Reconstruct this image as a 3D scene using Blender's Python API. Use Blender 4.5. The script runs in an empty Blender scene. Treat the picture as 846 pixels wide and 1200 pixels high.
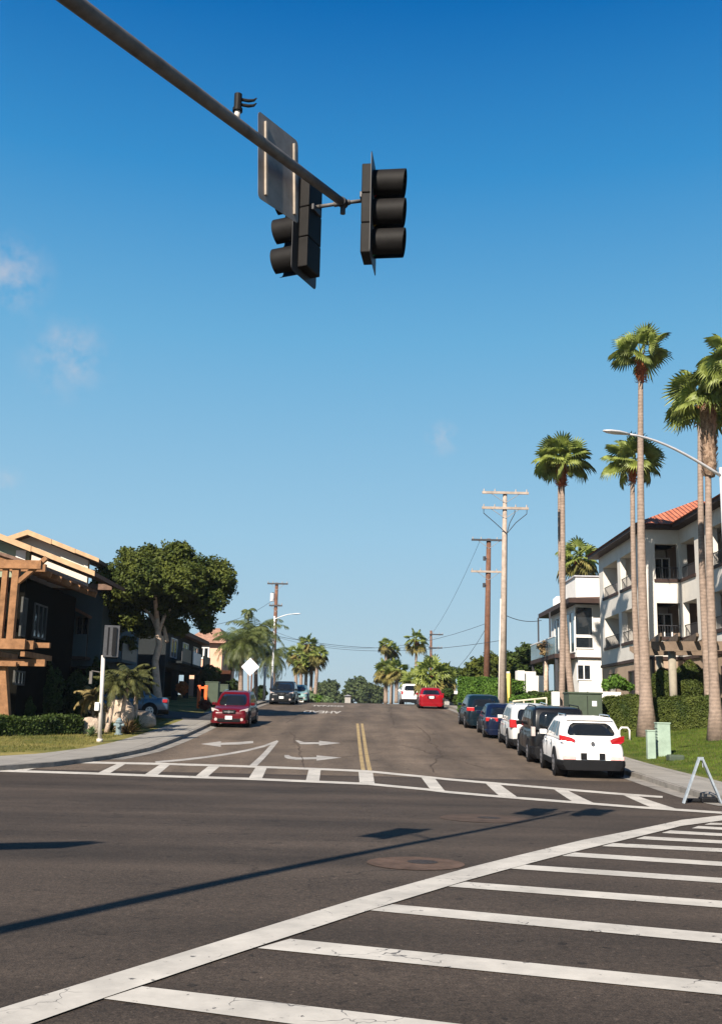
import bpy, math, random
import numpy as np
from mathutils import Vector, Matrix, Euler
random.seed(7); rng = np.random.default_rng(7)
C = bpy.context.scene.collection
R = math.radians
# ------------------------------------------------------------------ camera
SC = bpy.context.scene
F = 1170.0                      # focal length in photograph pixels (846 x 1200)
PITCH, ROLL, EYE = math.atan(236/F), 0.021, 1.6
CM = (Matrix.Translation((0, 0, EYE)) @ Matrix.Rotation(math.pi/2+PITCH, 4, 'X') @ Matrix.Rotation(ROLL, 4, 'Z'))
cd = bpy.data.cameras.new('camera'); cam = bpy.data.objects.new('camera', cd); C.objects.link(cam)
cd.sensor_fit = 'VERTICAL'; cd.sensor_height = 24; cd.lens = 24*F/1200
cd.clip_start = 0.05; cd.clip_end = 8000
cam.matrix_world = CM; SC.camera = cam

# ------------------------------------------------------------------ terrain
KN = [(-80,.5),(-20,.05),(0,0),(11,0),(17,-.09),(22,-.11),(28,-.01),(33.5,.13),(39,.36),(44.5,.64),(50.5,.97),
      (60,1.44),(73,2.05),(84,2.38),(93,2.50),(103,2.46),(130,1.5),(200,-2),(400,-6),(1000,-10),(6000,-40)]
def G(y):
    if y <= KN[0][0]: return KN[0][1]
    if y >= KN[-1][0]: return KN[-1][1]
    for i in range(len(KN)-1):
        if KN[i][0] <= y <= KN[i+1][0]: break
    x0, y0 = KN[i]; x1, y1 = KN[i+1]; h = x1-x0
    d = (y1-y0)/h
    def sl(j):
        if j <= 0 or j >= len(KN)-1: return 0
        a = (KN[j][1]-KN[j-1][1])/(KN[j][0]-KN[j-1][0]); b = (KN[j+1][1]-KN[j][1])/(KN[j+1][0]-KN[j][0])
        return (a+b)/2
    m0, m1 = sl(i), sl(i+1); t = (y-x0)/h
    return (2*t**3-3*t*t+1)*y0+(t**3-2*t*t+t)*h*m0+(-2*t**3+3*t*t)*y1+(t**3-t*t)*h*m1
def sst(a, b, x):
    t = min(1, max(0, (x-a)/(b-a))); return t*t*(3-2*t)
def lot(x, y):
    z = G(y)+.13
    if x > 0: z += .12*min(max(x-9.5, 0), 5.5)*sst(23, 33, y)
    else: z += .05*min(max(-x-9, 0), 6)*sst(30, 38, y)
    return z
def ray(px, py):
    return (CM.to_3x3() @ Vector(((px-423)/F, (600-py)/F, -1)))
def at(px, py, Y):
    d = ray(px, py); return Vector((0, 0, EYE))+d*(Y/d.y)
def gp(px, py, off=0.0):
    d = ray(px, py); t = 1.0; o = Vector((0, 0, EYE)); p = o
    prev = 0.5
    while t < 400:
        p = o+d*t
        if p.z < G(p.y)+off:
            a, b = prev, t
            for _ in range(40):
                m = (a+b)/2; q = o+d*m
                if q.z < G(q.y)+off: b = m
                else: a = m
            return o+d*b
        prev = t; t += .25
    return p
def col(px, Y, py=845):         # a spot on the lots seen in this column at this distance
    p = at(px, py, Y); return Vector((p.x, Y, lot(p.x, Y)))

# ------------------------------------------------------------------ sun and sky
TIP = at(402, 238, 10.3)
LV = gp(668, 951)-TIP           # from the end of the mast arm to the end of its shadow
LV.normalize(); SUN = -LV
sl_ = bpy.data.lights.new('sun', 'SUN'); sl_.energy = 5.0; sl_.angle = R(.53); sl_.color = (1, .90, .77)
so = bpy.data.objects.new('sun', sl_); C.objects.link(so); so.rotation_euler = LV.to_track_quat('-Z', 'Y').to_euler()
W = bpy.data.worlds.new('World'); SC.world = W; W.use_nodes = True
nt = W.node_tree; bg = nt.nodes['Background']; sky = nt.nodes.new('ShaderNodeTexSky'); sky.sky_type = 'NISHITA'
sky.sun_disc = False; sky.sun_elevation = math.asin(SUN.z); sky.sun_rotation = math.atan2(SUN.x, SUN.y)
sky.air_density = 1.0; sky.dust_density = .35; sky.ozone_density = 2.2; sky.altitude = 0
# a few small wisps of cloud, fixed by their direction in the sky
tc = nt.nodes.new('ShaderNodeTexCoord')
def nd(t, **k):
    n = nt.nodes.new(t)
    for a, b in k.items(): setattr(n, a, b)
    return n
nz = nd('ShaderNodeTexNoise'); nz.inputs['Scale'].default_value = 34; nz.inputs['Detail'].default_value = 7; nz.inputs['Roughness'].default_value = .6
nt.links.new(tc.outputs['Generated'], nz.inputs['Vector'])
acc = None
for (px, py, rx, st) in [(12, 322, .040, .42), (78, 418, .044, .36), (518, 514, .018, .5), (4, 566, .02, .3)]:
    d = ray(px, py).normalized()
    vm = nd('ShaderNodeVectorMath', operation='DISTANCE'); nt.links.new(tc.outputs['Generated'], vm.inputs[0]); vm.inputs[1].default_value = d
    mr = nd('ShaderNodeMapRange'); mr.inputs['From Min'].default_value = rx*1.25; mr.inputs['From Max'].default_value = 0; mr.inputs['To Max'].default_value = st
    mr.interpolation_type = 'SMOOTHSTEP'
    nt.links.new(vm.outputs['Value'], mr.inputs['Value'])
    if acc is None: acc = mr.outputs[0]
    else:
        a = nd('ShaderNodeMath', operation='ADD'); nt.links.new(acc, a.inputs[0]); nt.links.new(mr.outputs[0], a.inputs[1]); acc = a.outputs[0]
cr = nd('ShaderNodeMapRange'); cr.inputs['From Min'].default_value = .42; cr.inputs['From Max'].default_value = .68
nt.links.new(nz.outputs['Fac'], cr.inputs['Value'])
mu = nd('ShaderNodeMath', operation='MULTIPLY'); nt.links.new(acc, mu.inputs[0]); nt.links.new(cr.outputs[0], mu.inputs[1])
mx = nd('ShaderNodeMix', data_type='RGBA'); nt.links.new(mu.outputs[0], mx.inputs[0])
hs = nd('ShaderNodeHueSaturation'); hs.inputs['Saturation'].default_value = 1.30; hs.inputs['Hue'].default_value = .490
sx = nd('ShaderNodeSeparateXYZ'); nt.links.new(tc.outputs['Generated'], sx.inputs[0])
sr = nd('ShaderNodeValToRGB'); nt.links.new(sx.outputs['Z'], sr.inputs['Fac'])
def lin(c): return tuple((v/255/12.92 if v < 10 else ((v/255+.055)/1.055)**2.4) for v in c)
K_ = .06*2**1.0
while len(sr.color_ramp.elements) > 1: sr.color_ramp.elements.remove(sr.color_ramp.elements[-1])
for i, (z_, c_) in enumerate(((0, (184, 204, 214)), (.06, (176, 204, 220)), (.17, (156, 200, 227)), (.36, (108, 176, 219)), (.5, (56, 144, 206)), (.62, (8, 108, 184)), (1, (4, 50, 115)))):
    e_ = sr.color_ramp.elements[0] if i == 0 else sr.color_ramp.elements.new(z_)
    e_.position = z_; e_.color = (*[v*.125 for v in lin(c_)], 1)
sm_ = nd('ShaderNodeVectorMath', operation='SCALE'); sm_.inputs['Scale'].default_value = 8/K_; nt.links.new(sr.outputs[0], sm_.inputs[0])
sk = nd('ShaderNodeMix', data_type='RGBA'); sk.inputs[0].default_value = .95
nt.links.new(sky.outputs[0], hs.inputs['Color'])
nt.links.new(hs.outputs[0], sk.inputs[6]); nt.links.new(sm_.outputs[0], sk.inputs[7]); nt.links.new(sk.outputs[2], mx.inputs[6]); mx.inputs[7].default_value = (6.5, 5.6, 5.4, 1)
nt.links.new(mx.outputs[2], bg.inputs[0]); bg.inputs[1].default_value = .06
SC.view_settings.view_transform = 'Standard'; SC.view_settings.look = 'None'; SC.view_settings.gamma = 1; SC.view_settings.exposure = 1.0
SC.cycles.max_bounces = 6; SC.cycles.transparent_max_bounces = 6

# ------------------------------------------------------------------ materials
MATS = {}
def mat(name, c, rough=.7, var=.15, scale=4, metal=0, bump=0, c2=None, scale2=None, spec=.5, trans=0, bscale=None, coat=0):
    if name in MATS: return MATS[name]
    m = bpy.data.materials.new(name); m.use_nodes = True; t = m.node_tree; b = t.nodes['Principled BSDF']
    b.inputs['Roughness'].default_value = rough; b.inputs['Metallic'].default_value = metal
    if rough > .55: spec = min(spec, .15)
    b.inputs['Specular IOR Level'].default_value = spec; b.inputs['Coat Weight'].default_value = coat
    co = t.nodes.new('ShaderNodeTexCoord')
    n = t.nodes.new('ShaderNodeTexNoise'); n.inputs['Scale'].default_value = scale; n.inputs['Detail'].default_value = 6; n.inputs['Roughness'].default_value = .65
    t.links.new(co.outputs['Object'], n.inputs['Vector'])
    r = t.nodes.new('ShaderNodeValToRGB'); e = r.color_ramp.elements
    c2 = c2 or tuple(min(1, x*(1+var)) for x in c)
    c1 = tuple(x*(1-var) for x in c)
    e[0].position = .33; e[0].color = (*c1, 1); e[1].position = .67; e[1].color = (*c2, 1)
    t.links.new(n.outputs['Fac'], r.inputs['Fac']); t.links.new(r.outputs[0], b.inputs['Base Color'])
    if bump:
        n2 = t.nodes.new('ShaderNodeTexNoise'); n2.inputs['Scale'].default_value = bscale or scale*6; n2.inputs['Detail'].default_value = 4
        t.links.new(co.outputs['Object'], n2.inputs['Vector'])
        bp = t.nodes.new('ShaderNodeBump'); bp.inputs['Strength'].default_value = bump; bp.inputs['Distance'].default_value = .05
        t.links.new(n2.outputs['Fac'], bp.inputs['Height']); t.links.new(bp.outputs[0], b.inputs['Normal'])
    if trans:
        tr = t.nodes.new('ShaderNodeBsdfTranslucent'); ms = t.nodes.new('ShaderNodeMixShader'); ms.inputs[0].default_value = trans
        t.links.new(r.outputs[0], tr.inputs[0]); t.links.new(b.outputs[0], ms.inputs[1]); t.links.new(tr.outputs[0], ms.inputs[2])
        t.links.new(ms.outputs[0], t.nodes['Material Output'].inputs[0])
    MATS[name] = m; return m
def asphalt(name, base, warm=1.0, worn=0):
    m = bpy.data.materials.new(name); m.use_nodes = True; t = m.node_tree; b = t.nodes['Principled BSDF']
    N = lambda k: t.nodes.new(k); L = t.links.new
    co = N('ShaderNodeTexCoord')
    def noise(s, det=5, vec=None, sc=None):
        n = N('ShaderNodeTexNoise'); n.inputs['Scale'].default_value = s; n.inputs['Detail'].default_value = det
        if sc:
            mp = N('ShaderNodeMapping'); mp.inputs['Scale'].default_value = sc; L(co.outputs['Object'], mp.inputs[0]); L(mp.outputs[0], n.inputs['Vector'])
        else: L(co.outputs['Object'], n.inputs['Vector'])
        return n.outputs['Fac']
    def rng_(v, a, b_, c, d):
        r = N('ShaderNodeMapRange'); r.inputs[1].default_value = a; r.inputs[2].default_value = b_; r.inputs[3].default_value = c; r.inputs[4].default_value = d; L(v, r.inputs[0]); return r.outputs[0]
    def mul(a, b_):
        q = N('ShaderNodeMath'); q.operation = 'MULTIPLY'; L(a, q.inputs[0]); L(b_, q.inputs[1]); return q.outputs[0]
    f = rng_(noise(90, 3), .3, .7, .5, 1.6)                 # stone grain
    f = mul(f, rng_(noise(14, 4), .3, .7, .86, 1.14))
    f = mul(f, rng_(noise(.35, 5), .3, .7, .80, 1.24))         # wide patches
    f = mul(f, rng_(noise(.9, 4, sc=(.07, .8, 1)) if not worn else noise(.8, 4, sc=(1, .12, 1)), .32, .68, .68, 1.34))   # wheel tracks
    f = mul(f, rng_(noise(2.3, 6), .60, .74, 1, .62)); f = mul(f, rng_(noise(7, 3), .66, .70, 1, .45)); f = mul(f, rng_(noise(19, 2), .68, .72, 1, 1.9)); f = mul(f, rng_(noise(34, 2), .3, .7, .72, 1.3))         # oil spots
    vo = N('ShaderNodeTexVoronoi'); vo.feature = 'DISTANCE_TO_EDGE'; vo.inputs['Scale'].default_value = .28 if not worn else .42
    nn = N('ShaderNodeTexNoise'); nn.inputs['Scale'].default_value = 1.6; nn.inputs['Detail'].default_value = 6; L(co.outputs['Object'], nn.inputs['Vector'])
    va = N('ShaderNodeMixRGB'); va.blend_type = 'ADD'; va.inputs[0].default_value = .9; L(co.outputs['Object'], va.inputs[1]); L(nn.outputs['Color'], va.inputs[2]); L(va.outputs[0], vo.inputs['Vector'])
    crk = rng_(vo.outputs['Distance'], .0, .006 if not worn else .016, .55, 1)
    gate = rng_(noise(.16, 2), .5, .56, 0, 1)
    mxx = N('ShaderNodeMix'); mxx.inputs[2].default_value = 1; L(gate, mxx.inputs[0]); L(crk, mxx.inputs[3]); f = mul(f, mxx.outputs[0])
    cm = N('ShaderNodeMix'); cm.data_type = 'RGBA'; cm.blend_type = 'MULTIPLY'; cm.inputs[0].default_value = 1; cm.inputs[6].default_value = (*base, 1)
    cb = N('ShaderNodeCombineColor'); L(f, cb.inputs[0]); L(f, cb.inputs[1]); L(f, cb.inputs[2]); L(cb.outputs[0], cm.inputs[7])
    L(cm.outputs[2], b.inputs['Base Color']); b.inputs['Roughness'].default_value = .9; b.inputs['Specular IOR Level'].default_value = .25
    bp = N('ShaderNodeBump'); bp.inputs['Strength'].default_value = .5; bp.inputs['Distance'].default_value = .012; L(noise(70, 3), bp.inputs['Height']); L(bp.outputs[0], b.inputs['Normal'])
    MATS[name] = m; return m
def paint(name, c, wear=.5):
    m = bpy.data.materials.new(name); m.use_nodes = True; t = m.node_tree; b = t.nodes['Principled BSDF']; L = t.links.new; N = t.nodes.new
    co = N('ShaderNodeTexCoord')
    def noise(s, d=6):
        n = N('ShaderNodeTexNoise'); n.inputs['Scale'].default_value = s; n.inputs['Detail'].default_value = d; n.inputs['Roughness'].default_value = .7; L(co.outputs['Object'], n.inputs['Vector']); return n.outputs['Fac']
    def rr(v, a, b_, c_, d):
        r = N('ShaderNodeMapRange'); r.inputs[1].default_value = a; r.inputs[2].default_value = b_; r.inputs[3].default_value = c_; r.inputs[4].default_value = d; L(v, r.inputs[0]); return r.outputs[0]
    chip = rr(noise(9, 9), wear, wear+.04, 0, 1)
    vo = N('ShaderNodeTexVoronoi'); vo.feature = 'DISTANCE_TO_EDGE'; vo.inputs['Scale'].default_value = 2.2
    nn = N('ShaderNodeTexNoise'); nn.inputs['Scale'].default_value = 5; L(co.outputs['Object'], nn.inputs['Vector'])
    va = N('ShaderNodeMixRGB'); va.blend_type = 'ADD'; va.inputs[0].default_value = .25; L(co.outputs['Object'], va.inputs[1]); L(nn.outputs['Color'], va.inputs[2]); L(va.outputs[0], vo.inputs['Vector'])
    ck = rr(vo.outputs['Distance'], .004, .010, 1, 0); gt = rr(noise(1.1, 3), .52, .60, 0, 1)
    k = N('ShaderNodeMath'); k.operation = 'MULTIPLY'; L(ck, k.inputs[0]); L(gt, k.inputs[1])
    mxm = N('ShaderNodeMath'); mxm.operation = 'MAXIMUM'; L(k.outputs[0], mxm.inputs[0]); L(chip, mxm.inputs[1])
    g = rr(noise(1.3), .32, .68, .66, 1.08)
    c0 = N('ShaderNodeMix'); c0.data_type = 'RGBA'; c0.blend_type = 'MULTIPLY'; c0.inputs[0].default_value = 1; c0.inputs[6].default_value = (*c, 1)
    cb = N('ShaderNodeCombineColor'); [L(g, cb.inputs[i]) for i in range(3)]; L(cb.outputs[0], c0.inputs[7])
    f = N('ShaderNodeMix'); f.data_type = 'RGBA'; L(mxm.outputs[0], f.inputs[0]); L(c0.outputs[2], f.inputs[6]); f.inputs[7].default_value = (.05, .045, .042, 1)
    L(f.outputs[2], b.inputs['Base Color']); b.inputs['Roughness'].default_value = .7
    MATS[name] = m; return m
def slabs(name, c, w=1.5, h=1.5):
    m = mat(name, c, .85, .12, 1.3, bump=.15, bscale=60); t = m.node_tree; b = t.nodes['Principled BSDF']
    src = b.inputs['Base Color'].links[0].from_socket
    br = t.nodes.new('ShaderNodeTexBrick'); br.offset = 0; br.inputs['Scale'].default_value = 1; br.inputs['Mortar Size'].default_value = .012
    br.inputs['Brick Width'].default_value = w; br.inputs['Row Height'].default_value = h
    br.inputs['Color1'].default_value = (1, 1, 1, 1); br.inputs['Color2'].default_value = (.9, .9, .9, 1); br.inputs['Mortar'].default_value = (.45, .43, .4, 1)
    co = t.nodes.new('ShaderNodeTexCoord'); t.links.new(co.outputs['Object'], br.inputs['Vector'])
    mm = t.nodes.new('ShaderNodeMix'); mm.data_type = 'RGBA'; mm.blend_type = 'MULTIPLY'; mm.inputs[0].default_value = 1
    t.links.new(src, mm.inputs[6]); t.links.new(br.outputs['Color'], mm.inputs[7]); t.links.new(mm.outputs[2], b.inputs['Base Color'])
    return m
def tiles(name, c):
    m = mat(name, c, .75, .3, 2.5); t = m.node_tree; b = t.nodes['Principled BSDF']
    wv = t.nodes.new('ShaderNodeTexWave'); wv.wave_type = 'BANDS'; wv.bands_direction = 'X'; wv.inputs['Scale'].default_value = 1.1
    co = t.nodes.new('ShaderNodeTexCoord'); t.links.new(co.outputs['Object'], wv.inputs['Vector'])
    bp = t.nodes.new('ShaderNodeBump'); bp.inputs['Strength'].default_value = 1; bp.inputs['Distance'].default_value = .12
    t.links.new(wv.outputs['Fac'], bp.inputs['Height']); t.links.new(bp.outputs[0], b.inputs['Normal']); return m

ASPH = asphalt('asphalt', (.0435, .0325, .0245)); ASPH2 = asphalt('worn_asphalt', (.090, .068, .050), worn=1); ASPHD = asphalt('driveway_asphalt', (.035, .034, .036))
PW = paint('white_road_paint', (.48, .445, .39), .625); PW2 = paint('old_road_paint', (.36, .335, .30), .60); PY = paint('yellow_road_paint', (.34, .24, .10), .62)
CONC = slabs('concrete_slabs', (.25, .235, .21)); KERB = mat('kerb_concrete', (.20, .185, .165), .9, .3, 2.0, bump=.2)
GRASS = mat('lawn', (.042, .080, .012), .9, .35, 1.1, bump=.8, bscale=25, c2=(.13, .13, .03)); DRY = mat('dry_lawn', (.065, .10, .018), .95, .3, .5, bump=.8, bscale=25, c2=(.26, .21, .07))
DIRT = mat('soil', (.16, .12, .08), .95, .3, .4, bump=.4)
GALV = mat('galvanised_steel', (.125, .115, .108), .6, .3, 5, metal=.15); ALU = mat('aluminium_back', (.20, .185, .175), .65, .22, 5, metal=.15)
BLK = mat('black_housing', (.0085, .0075, .007), .62, .3, 9); BLKP = mat('black_plate', (.018, .018, .02), .55, .15, 5)
RAIL = mat('pale_rail', (.55, .50, .45), .5, .1, 4)
WOODP = mat('pale_pole_wood', (.33, .27, .225), .85, .25, 3, bump=.3); WOODB = mat('brown_pole_wood', (.135, .068, .045), .85, .3, 3, bump=.3)
TIMB = mat('orange_timber', (.235, .12, .058), .8, .32, 3, bump=.3); BARGE = mat('pale_barge_board', (.44, .29, .17), .8, .15, 3); TIMD = mat('dark_timber', (.06, .022, .012), .8, .2, 2.5)
WIRE = mat('cable_black', (.03, .03, .035), .6)
GLASS = mat('dark_window_glass', (.012, .016, .02), .06, .2, .6, spec=.9); GLASSB = mat('bluish_window_glass', (.05, .09, .11), .08, .2, .5, spec=.9)
STW = mat('white_stucco', (.70, .675, .64), .9, .05, 1.5, bump=.1); STG = mat('cream_stucco', (.57, .54, .495), .9, .07, 1.2, bump=.12); STT = mat('tan_stucco', (.33, .245, .18), .9, .08, 1.2, bump=.12)
STIN = mat('shaded_loggia_stucco', (.23, .165, .125), .9, .06, 1.2); STP = mat('pink_stucco', (.66, .40, .29), .9, .06, 1.2)  # loggia wall: shade of the recess put into a darker stucco colour
STO = mat('shaded_olive_siding', (.007, .0065, .005), .9, .12, 1, spec=0); STS = mat('sage_stucco', (.27, .30, .215), .9, .06, 1); STB = mat('blue_grey_stucco', (.065, .095, .11), .9, .08, 1)  # olive siding near black: the wall's shade is put into its colour
FASC = mat('dark_brown_fascia', (.045, .028, .024), .6, .15, 3); TILE = tiles('terracotta_tiles', (.42, .14, .08)); RFB = mat('brown_shingle', (.15, .095, .07), .9, .25, 5)
FRW = mat('white_frame', (.70, .68, .66), .5, .05); IRON = mat('black_iron', (.03, .03, .035), .5); BALG = mat('tinted_balcony_glass', (.14, .20, .22), .12, .1, 1, spec=.8)
BARK = mat('pale_bark', (.50, .38, .29), .9, .3, 5, bump=.8, bscale=20); PBARK = mat('palm_bark', (.27, .205, .165), .9, .22, 5, bump=.6)
PBOOT = mat('palm_leaf_bases', (.36, .075, .03), .9, .5, 7, bump=1, c2=(.46, .16, .07)); PBARK2 = mat('booted_palm_bark', (.33, .19, .12), .9, .5, 9, bump=1, c2=(.50, .36, .26))
# ringed palm trunks
def ring(m):
    t = m.node_tree; b = t.nodes['Principled BSDF']; src = b.inputs['Base Color'].links[0].from_socket
    wv = t.nodes.new('ShaderNodeTexWave'); wv.bands_direction = 'Z'; wv.inputs['Scale'].default_value = 2.1; wv.inputs['Distortion'].default_value = 4.5; wv.inputs['Detail'].default_value = 3
    co = t.nodes.new('ShaderNodeTexCoord'); t.links.new(co.outputs['Object'], wv.inputs['Vector'])
    mr = t.nodes.new('ShaderNodeMapRange'); mr.inputs[3].default_value = .84; mr.inputs[4].default_value = 1.05; t.links.new(wv.outputs['Fac'], mr.inputs[0])
    cb = t.nodes.new('ShaderNodeCombineColor'); [t.links.new(mr.outputs[0], cb.inputs[i]) for i in range(3)]
    mm = t.nodes.new('ShaderNodeMix'); mm.data_type = 'RGBA'; mm.blend_type = 'MULTIPLY'; mm.inputs[0].default_value = 1
    t.links.new(src, mm.inputs[6]); t.links.new(cb.outputs[0], mm.inputs[7]); t.links.new(mm.outputs[2], b.inputs['Base Color'])
ring(PBARK)
PFAN = mat('fan_palm_leaf', (.17, .24, .045), .5, .4, 1.5, trans=.5, c2=(.42, .48, .12)); PFANO = mat('old_fan_palm_leaf', (.10, .13, .035), .6, .4, .8, trans=.2, c2=(.30, .24, .08))
PFEA = mat('feather_palm_leaf', (.045, .08, .015), .55, .35, 1, trans=.25, c2=(.14, .16, .04))
LEAF = mat('tree_leaf', (.028, .052, .010), .6, .3, .9, trans=.15, c2=(.10, .115, .02)); LEAFD = mat('dark_shrub_leaf', (.022, .045, .012), .6, .3, 1, trans=.15, c2=(.07, .1, .02))
LEAFB = mat('bright_hedge_leaf', (.05, .12, .015), .6, .3, 1.2, trans=.2, c2=(.11, .20, .03)); LEAFH = mat('clipped_hedge_leaf', (.038, .068, .012), .6, .35, 1.3, trans=.15, c2=(.10, .12, .025))
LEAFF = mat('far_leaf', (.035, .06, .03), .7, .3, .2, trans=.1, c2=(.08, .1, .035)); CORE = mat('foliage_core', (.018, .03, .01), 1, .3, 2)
AGAVE = mat('agave_leaf', (.14, .2, .09), .6, .3, 2, trans=.1); REDL = mat('red_leaf', (.16, .045, .03), .6, .3, 3)
ROCK = mat('boulder', (.42, .33, .25), .9, .3, 3, bump=.7); UTG = mat('utility_green', (.060, .078, .055), .6, .1, 3); UTP = mat('pale_green_cabinet', (.28, .36, .29), .6, .15, 3)
BARR = mat('barricade_white', (.25, .285, .32), .6, .3, 6); YEL = mat('yellow_guard', (.72, .50, .12), .6, .1, 4); ORG = mat('orange_plastic', (.85, .13, .02), .5, .1, 4)
HYD = mat('grey_blue_hydrant', (.17, .22, .235), .6, .1, 4); TERR = mat('manhole_collar', (.085, .056, .042), .9, .35, 3, bump=.4); TERR2 = mat('faint_collar', (.068, .048, .037), .9, .3, 3); LIDM = mat('cast_iron', (.045, .035, .03), .6, .3, 20, bump=.6)
RUB = mat('tyre_rubber', (.012, .012, .013), .8, .1); RIM = mat('alloy_rim', (.45, .45, .47), .35, .05, metal=.8); PLAS = mat('black_trim', (.008, .008, .009), .6, .1)
CGL = mat('car_glass', (.008, .010, .012), .07, .1, .5, spec=.45); TLR = mat('red_lamp_lens', (.36, .006, .010), .12, .1, spec=.9); TLW = mat('clear_lamp_lens', (.42, .36, .34), .15, .2, spec=.6)
CHR = mat('chrome', (.7, .7, .72), .12, .02, metal=1); PLATE = mat('plate_white', (.75, .75, .74), .5, .02)
def carpaint(n, c, metal=.0): return mat(n, c, .32, .02, 1, metal=metal, coat=.3, spec=.25)

# ------------------------------------------------------------------ mesh helper
class MB:
    def __init__(s): s.v = []; s.f = []
    def add(s, vs, fs):
        o = len(s.v); s.v += [tuple(v) for v in vs]; s.f += [tuple(i+o for i in f) for f in fs]; return s
    def box(s, c, d, rz=0, rx=0, ry=0):
        M = Matrix.Translation(c) @ Euler((rx, ry, rz)).to_matrix().to_4x4()
        vs = [M @ Vector((x*d[0]/2, y*d[1]/2, z*d[2]/2)) for x in (-1, 1) for y in (-1, 1) for z in (-1, 1)]
        return s.add(vs, [(0, 1, 3, 2), (4, 6, 7, 5), (0, 4, 5, 1), (2, 3, 7, 6), (0, 2, 6, 4), (1, 5, 7, 3)])
    def bb(s, a, b): return s.box([(a[i]+b[i])/2 for i in range(3)], [abs(b[i]-a[i]) for i in range(3)])
    def tube(s, pts, rs, n=10, cap=True):
        pts = [Vector(p) for p in pts]; rs = rs if hasattr(rs, '__len__') else [rs]*len(pts); vs = []; fs = []; up = None
        for i, p in enumerate(pts):
            d = (pts[min(i+1, len(pts)-1)]-pts[max(i-1, 0)]).normalized()
            if up is None: up = d.orthogonal().normalized()
            up = (up-d*up.dot(d)).normalized(); w = d.cross(up)
            for k in range(n):
                a = 2*math.pi*k/n; vs.append(p+(up*math.cos(a)+w*math.sin(a))*rs[i])
        for i in range(len(pts)-1):
            for k in range(n): fs.append((i*n+k, i*n+(k+1) % n, (i+1)*n+(k+1) % n, (i+1)*n+k))
        if cap: fs.append(tuple(range(n-1, -1, -1))); fs.append(tuple(range((len(pts)-1)*n, len(pts)*n)))
        return s.add(vs, fs)
    def beam(s, a, b, w, h, up=(0, 0, 1)):
        a = Vector(a); b = Vector(b); d = (b-a).normalized(); u = Vector(up); u = (u-d*u.dot(d)).normalized(); r = d.cross(u)
        vs = [p+r*x*w/2+u*z*h/2 for p in (a, b) for x, z in ((-1, -1), (1, -1), (1, 1), (-1, 1))]
        return s.add(vs, [(0, 1, 2, 3), (7, 6, 5, 4), (0, 4, 5, 1), (1, 5, 6, 2), (2, 6, 7, 3), (3, 7, 4, 0)])
    def prism(s, poly, a, b):          # poly of 3D points, extruded by vector from a*0 to b
        n = len(poly); b = Vector(b)-Vector(a); vs = [Vector(p)+Vector(a) for p in poly]; vs += [v+b for v in vs]
        return s.add(vs, [tuple(range(n-1, -1, -1)), tuple(range(n, 2*n))]+[(i, (i+1) % n, n+(i+1) % n, n+i) for i in range(n)])
    def loft(s, rings, cap=True):
        n = len(rings[0]); vs = [p for r in rings for p in r]; fs = []
        for i in range(len(rings)-1):
            for k in range(n): fs.append((i*n+k, i*n+(k+1) % n, (i+1)*n+(k+1) % n, (i+1)*n+k))
        if cap: fs.append(tuple(range(n-1, -1, -1))); fs.append(tuple(range((len(rings)-1)*n, len(rings)*n)))
        return s.add(vs, fs)
    def build(s, name, m, parent=None, smooth=False, bevel=0, sub=0, world=False, kind=None, solid=0):
        me = bpy.data.meshes.new(name); vs = s.v
        if world and parent is not None:
            l = parent.location; vs = [(v[0]-l[0], v[1]-l[1], v[2]-l[2]) for v in vs]
        me.from_pydata(vs, [], s.f); me.materials.append(m); me.update()
        if smooth: me.polygons.foreach_set('use_smooth', [True]*len(me.polygons))
        o = bpy.data.objects.new(name, me); C.objects.link(o)
        if parent is not None: o.parent = parent
        if kind: o['kind'] = kind
        if solid: q = o.modifiers.new('solid', 'SOLIDIFY'); q.thickness = solid; q.offset = -1
        if bevel:
            q = o.modifiers.new('bevel', 'BEVEL'); q.width = bevel; q.segments = 2; q.limit_method = 'ANGLE'
        if sub: q = o.modifiers.new('sub', 'SUBSURF'); q.levels = sub; q.render_levels = sub
        return o
def tag(o, label, cat, group=None):
    o['label'] = label; o['category'] = cat
    if group: o['group'] = group
    return o
def thing(name, label, cat, loc=(0, 0, 0), rz=0, group=None, rx=0):
    o = bpy.data.objects.new(name, None); C.objects.link(o); o.location = loc; o.rotation_euler = (rx, 0, rz); o.empty_display_size = .2
    return tag(o, label, cat, group)
def ztree(root):                 # a copy of a thing with copies of its parts and sub-parts
    c = root.copy(); C.objects.link(c)
    for ch in list(root.children): d = ztree(ch); d.parent = c
    return c
def quads(name, V, m, parent=None, loc=None, smooth=False):      # V: (n,4,3) array
    n = len(V); me = bpy.data.meshes.new(name); V = V.reshape(-1, 3).astype(np.float32)
    if loc is not None: V = V-np.array(loc, dtype=np.float32)
    me.vertices.add(len(V)); me.vertices.foreach_set('co', V.ravel()); me.loops.add(4*n); me.loops.foreach_set('vertex_index', np.arange(4*n, dtype=np.int32))
    me.polygons.add(n); me.polygons.foreach_set('loop_start', np.arange(0, 4*n, 4, dtype=np.int32)); me.polygons.foreach_set('loop_total', np.full(n, 4, dtype=np.int32))
    me.materials.append(m); me.update(calc_edges=True); me.validate()
    o = bpy.data.objects.new(name, me); C.objects.link(o)
    if parent is not None: o.parent = parent
    return o
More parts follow.
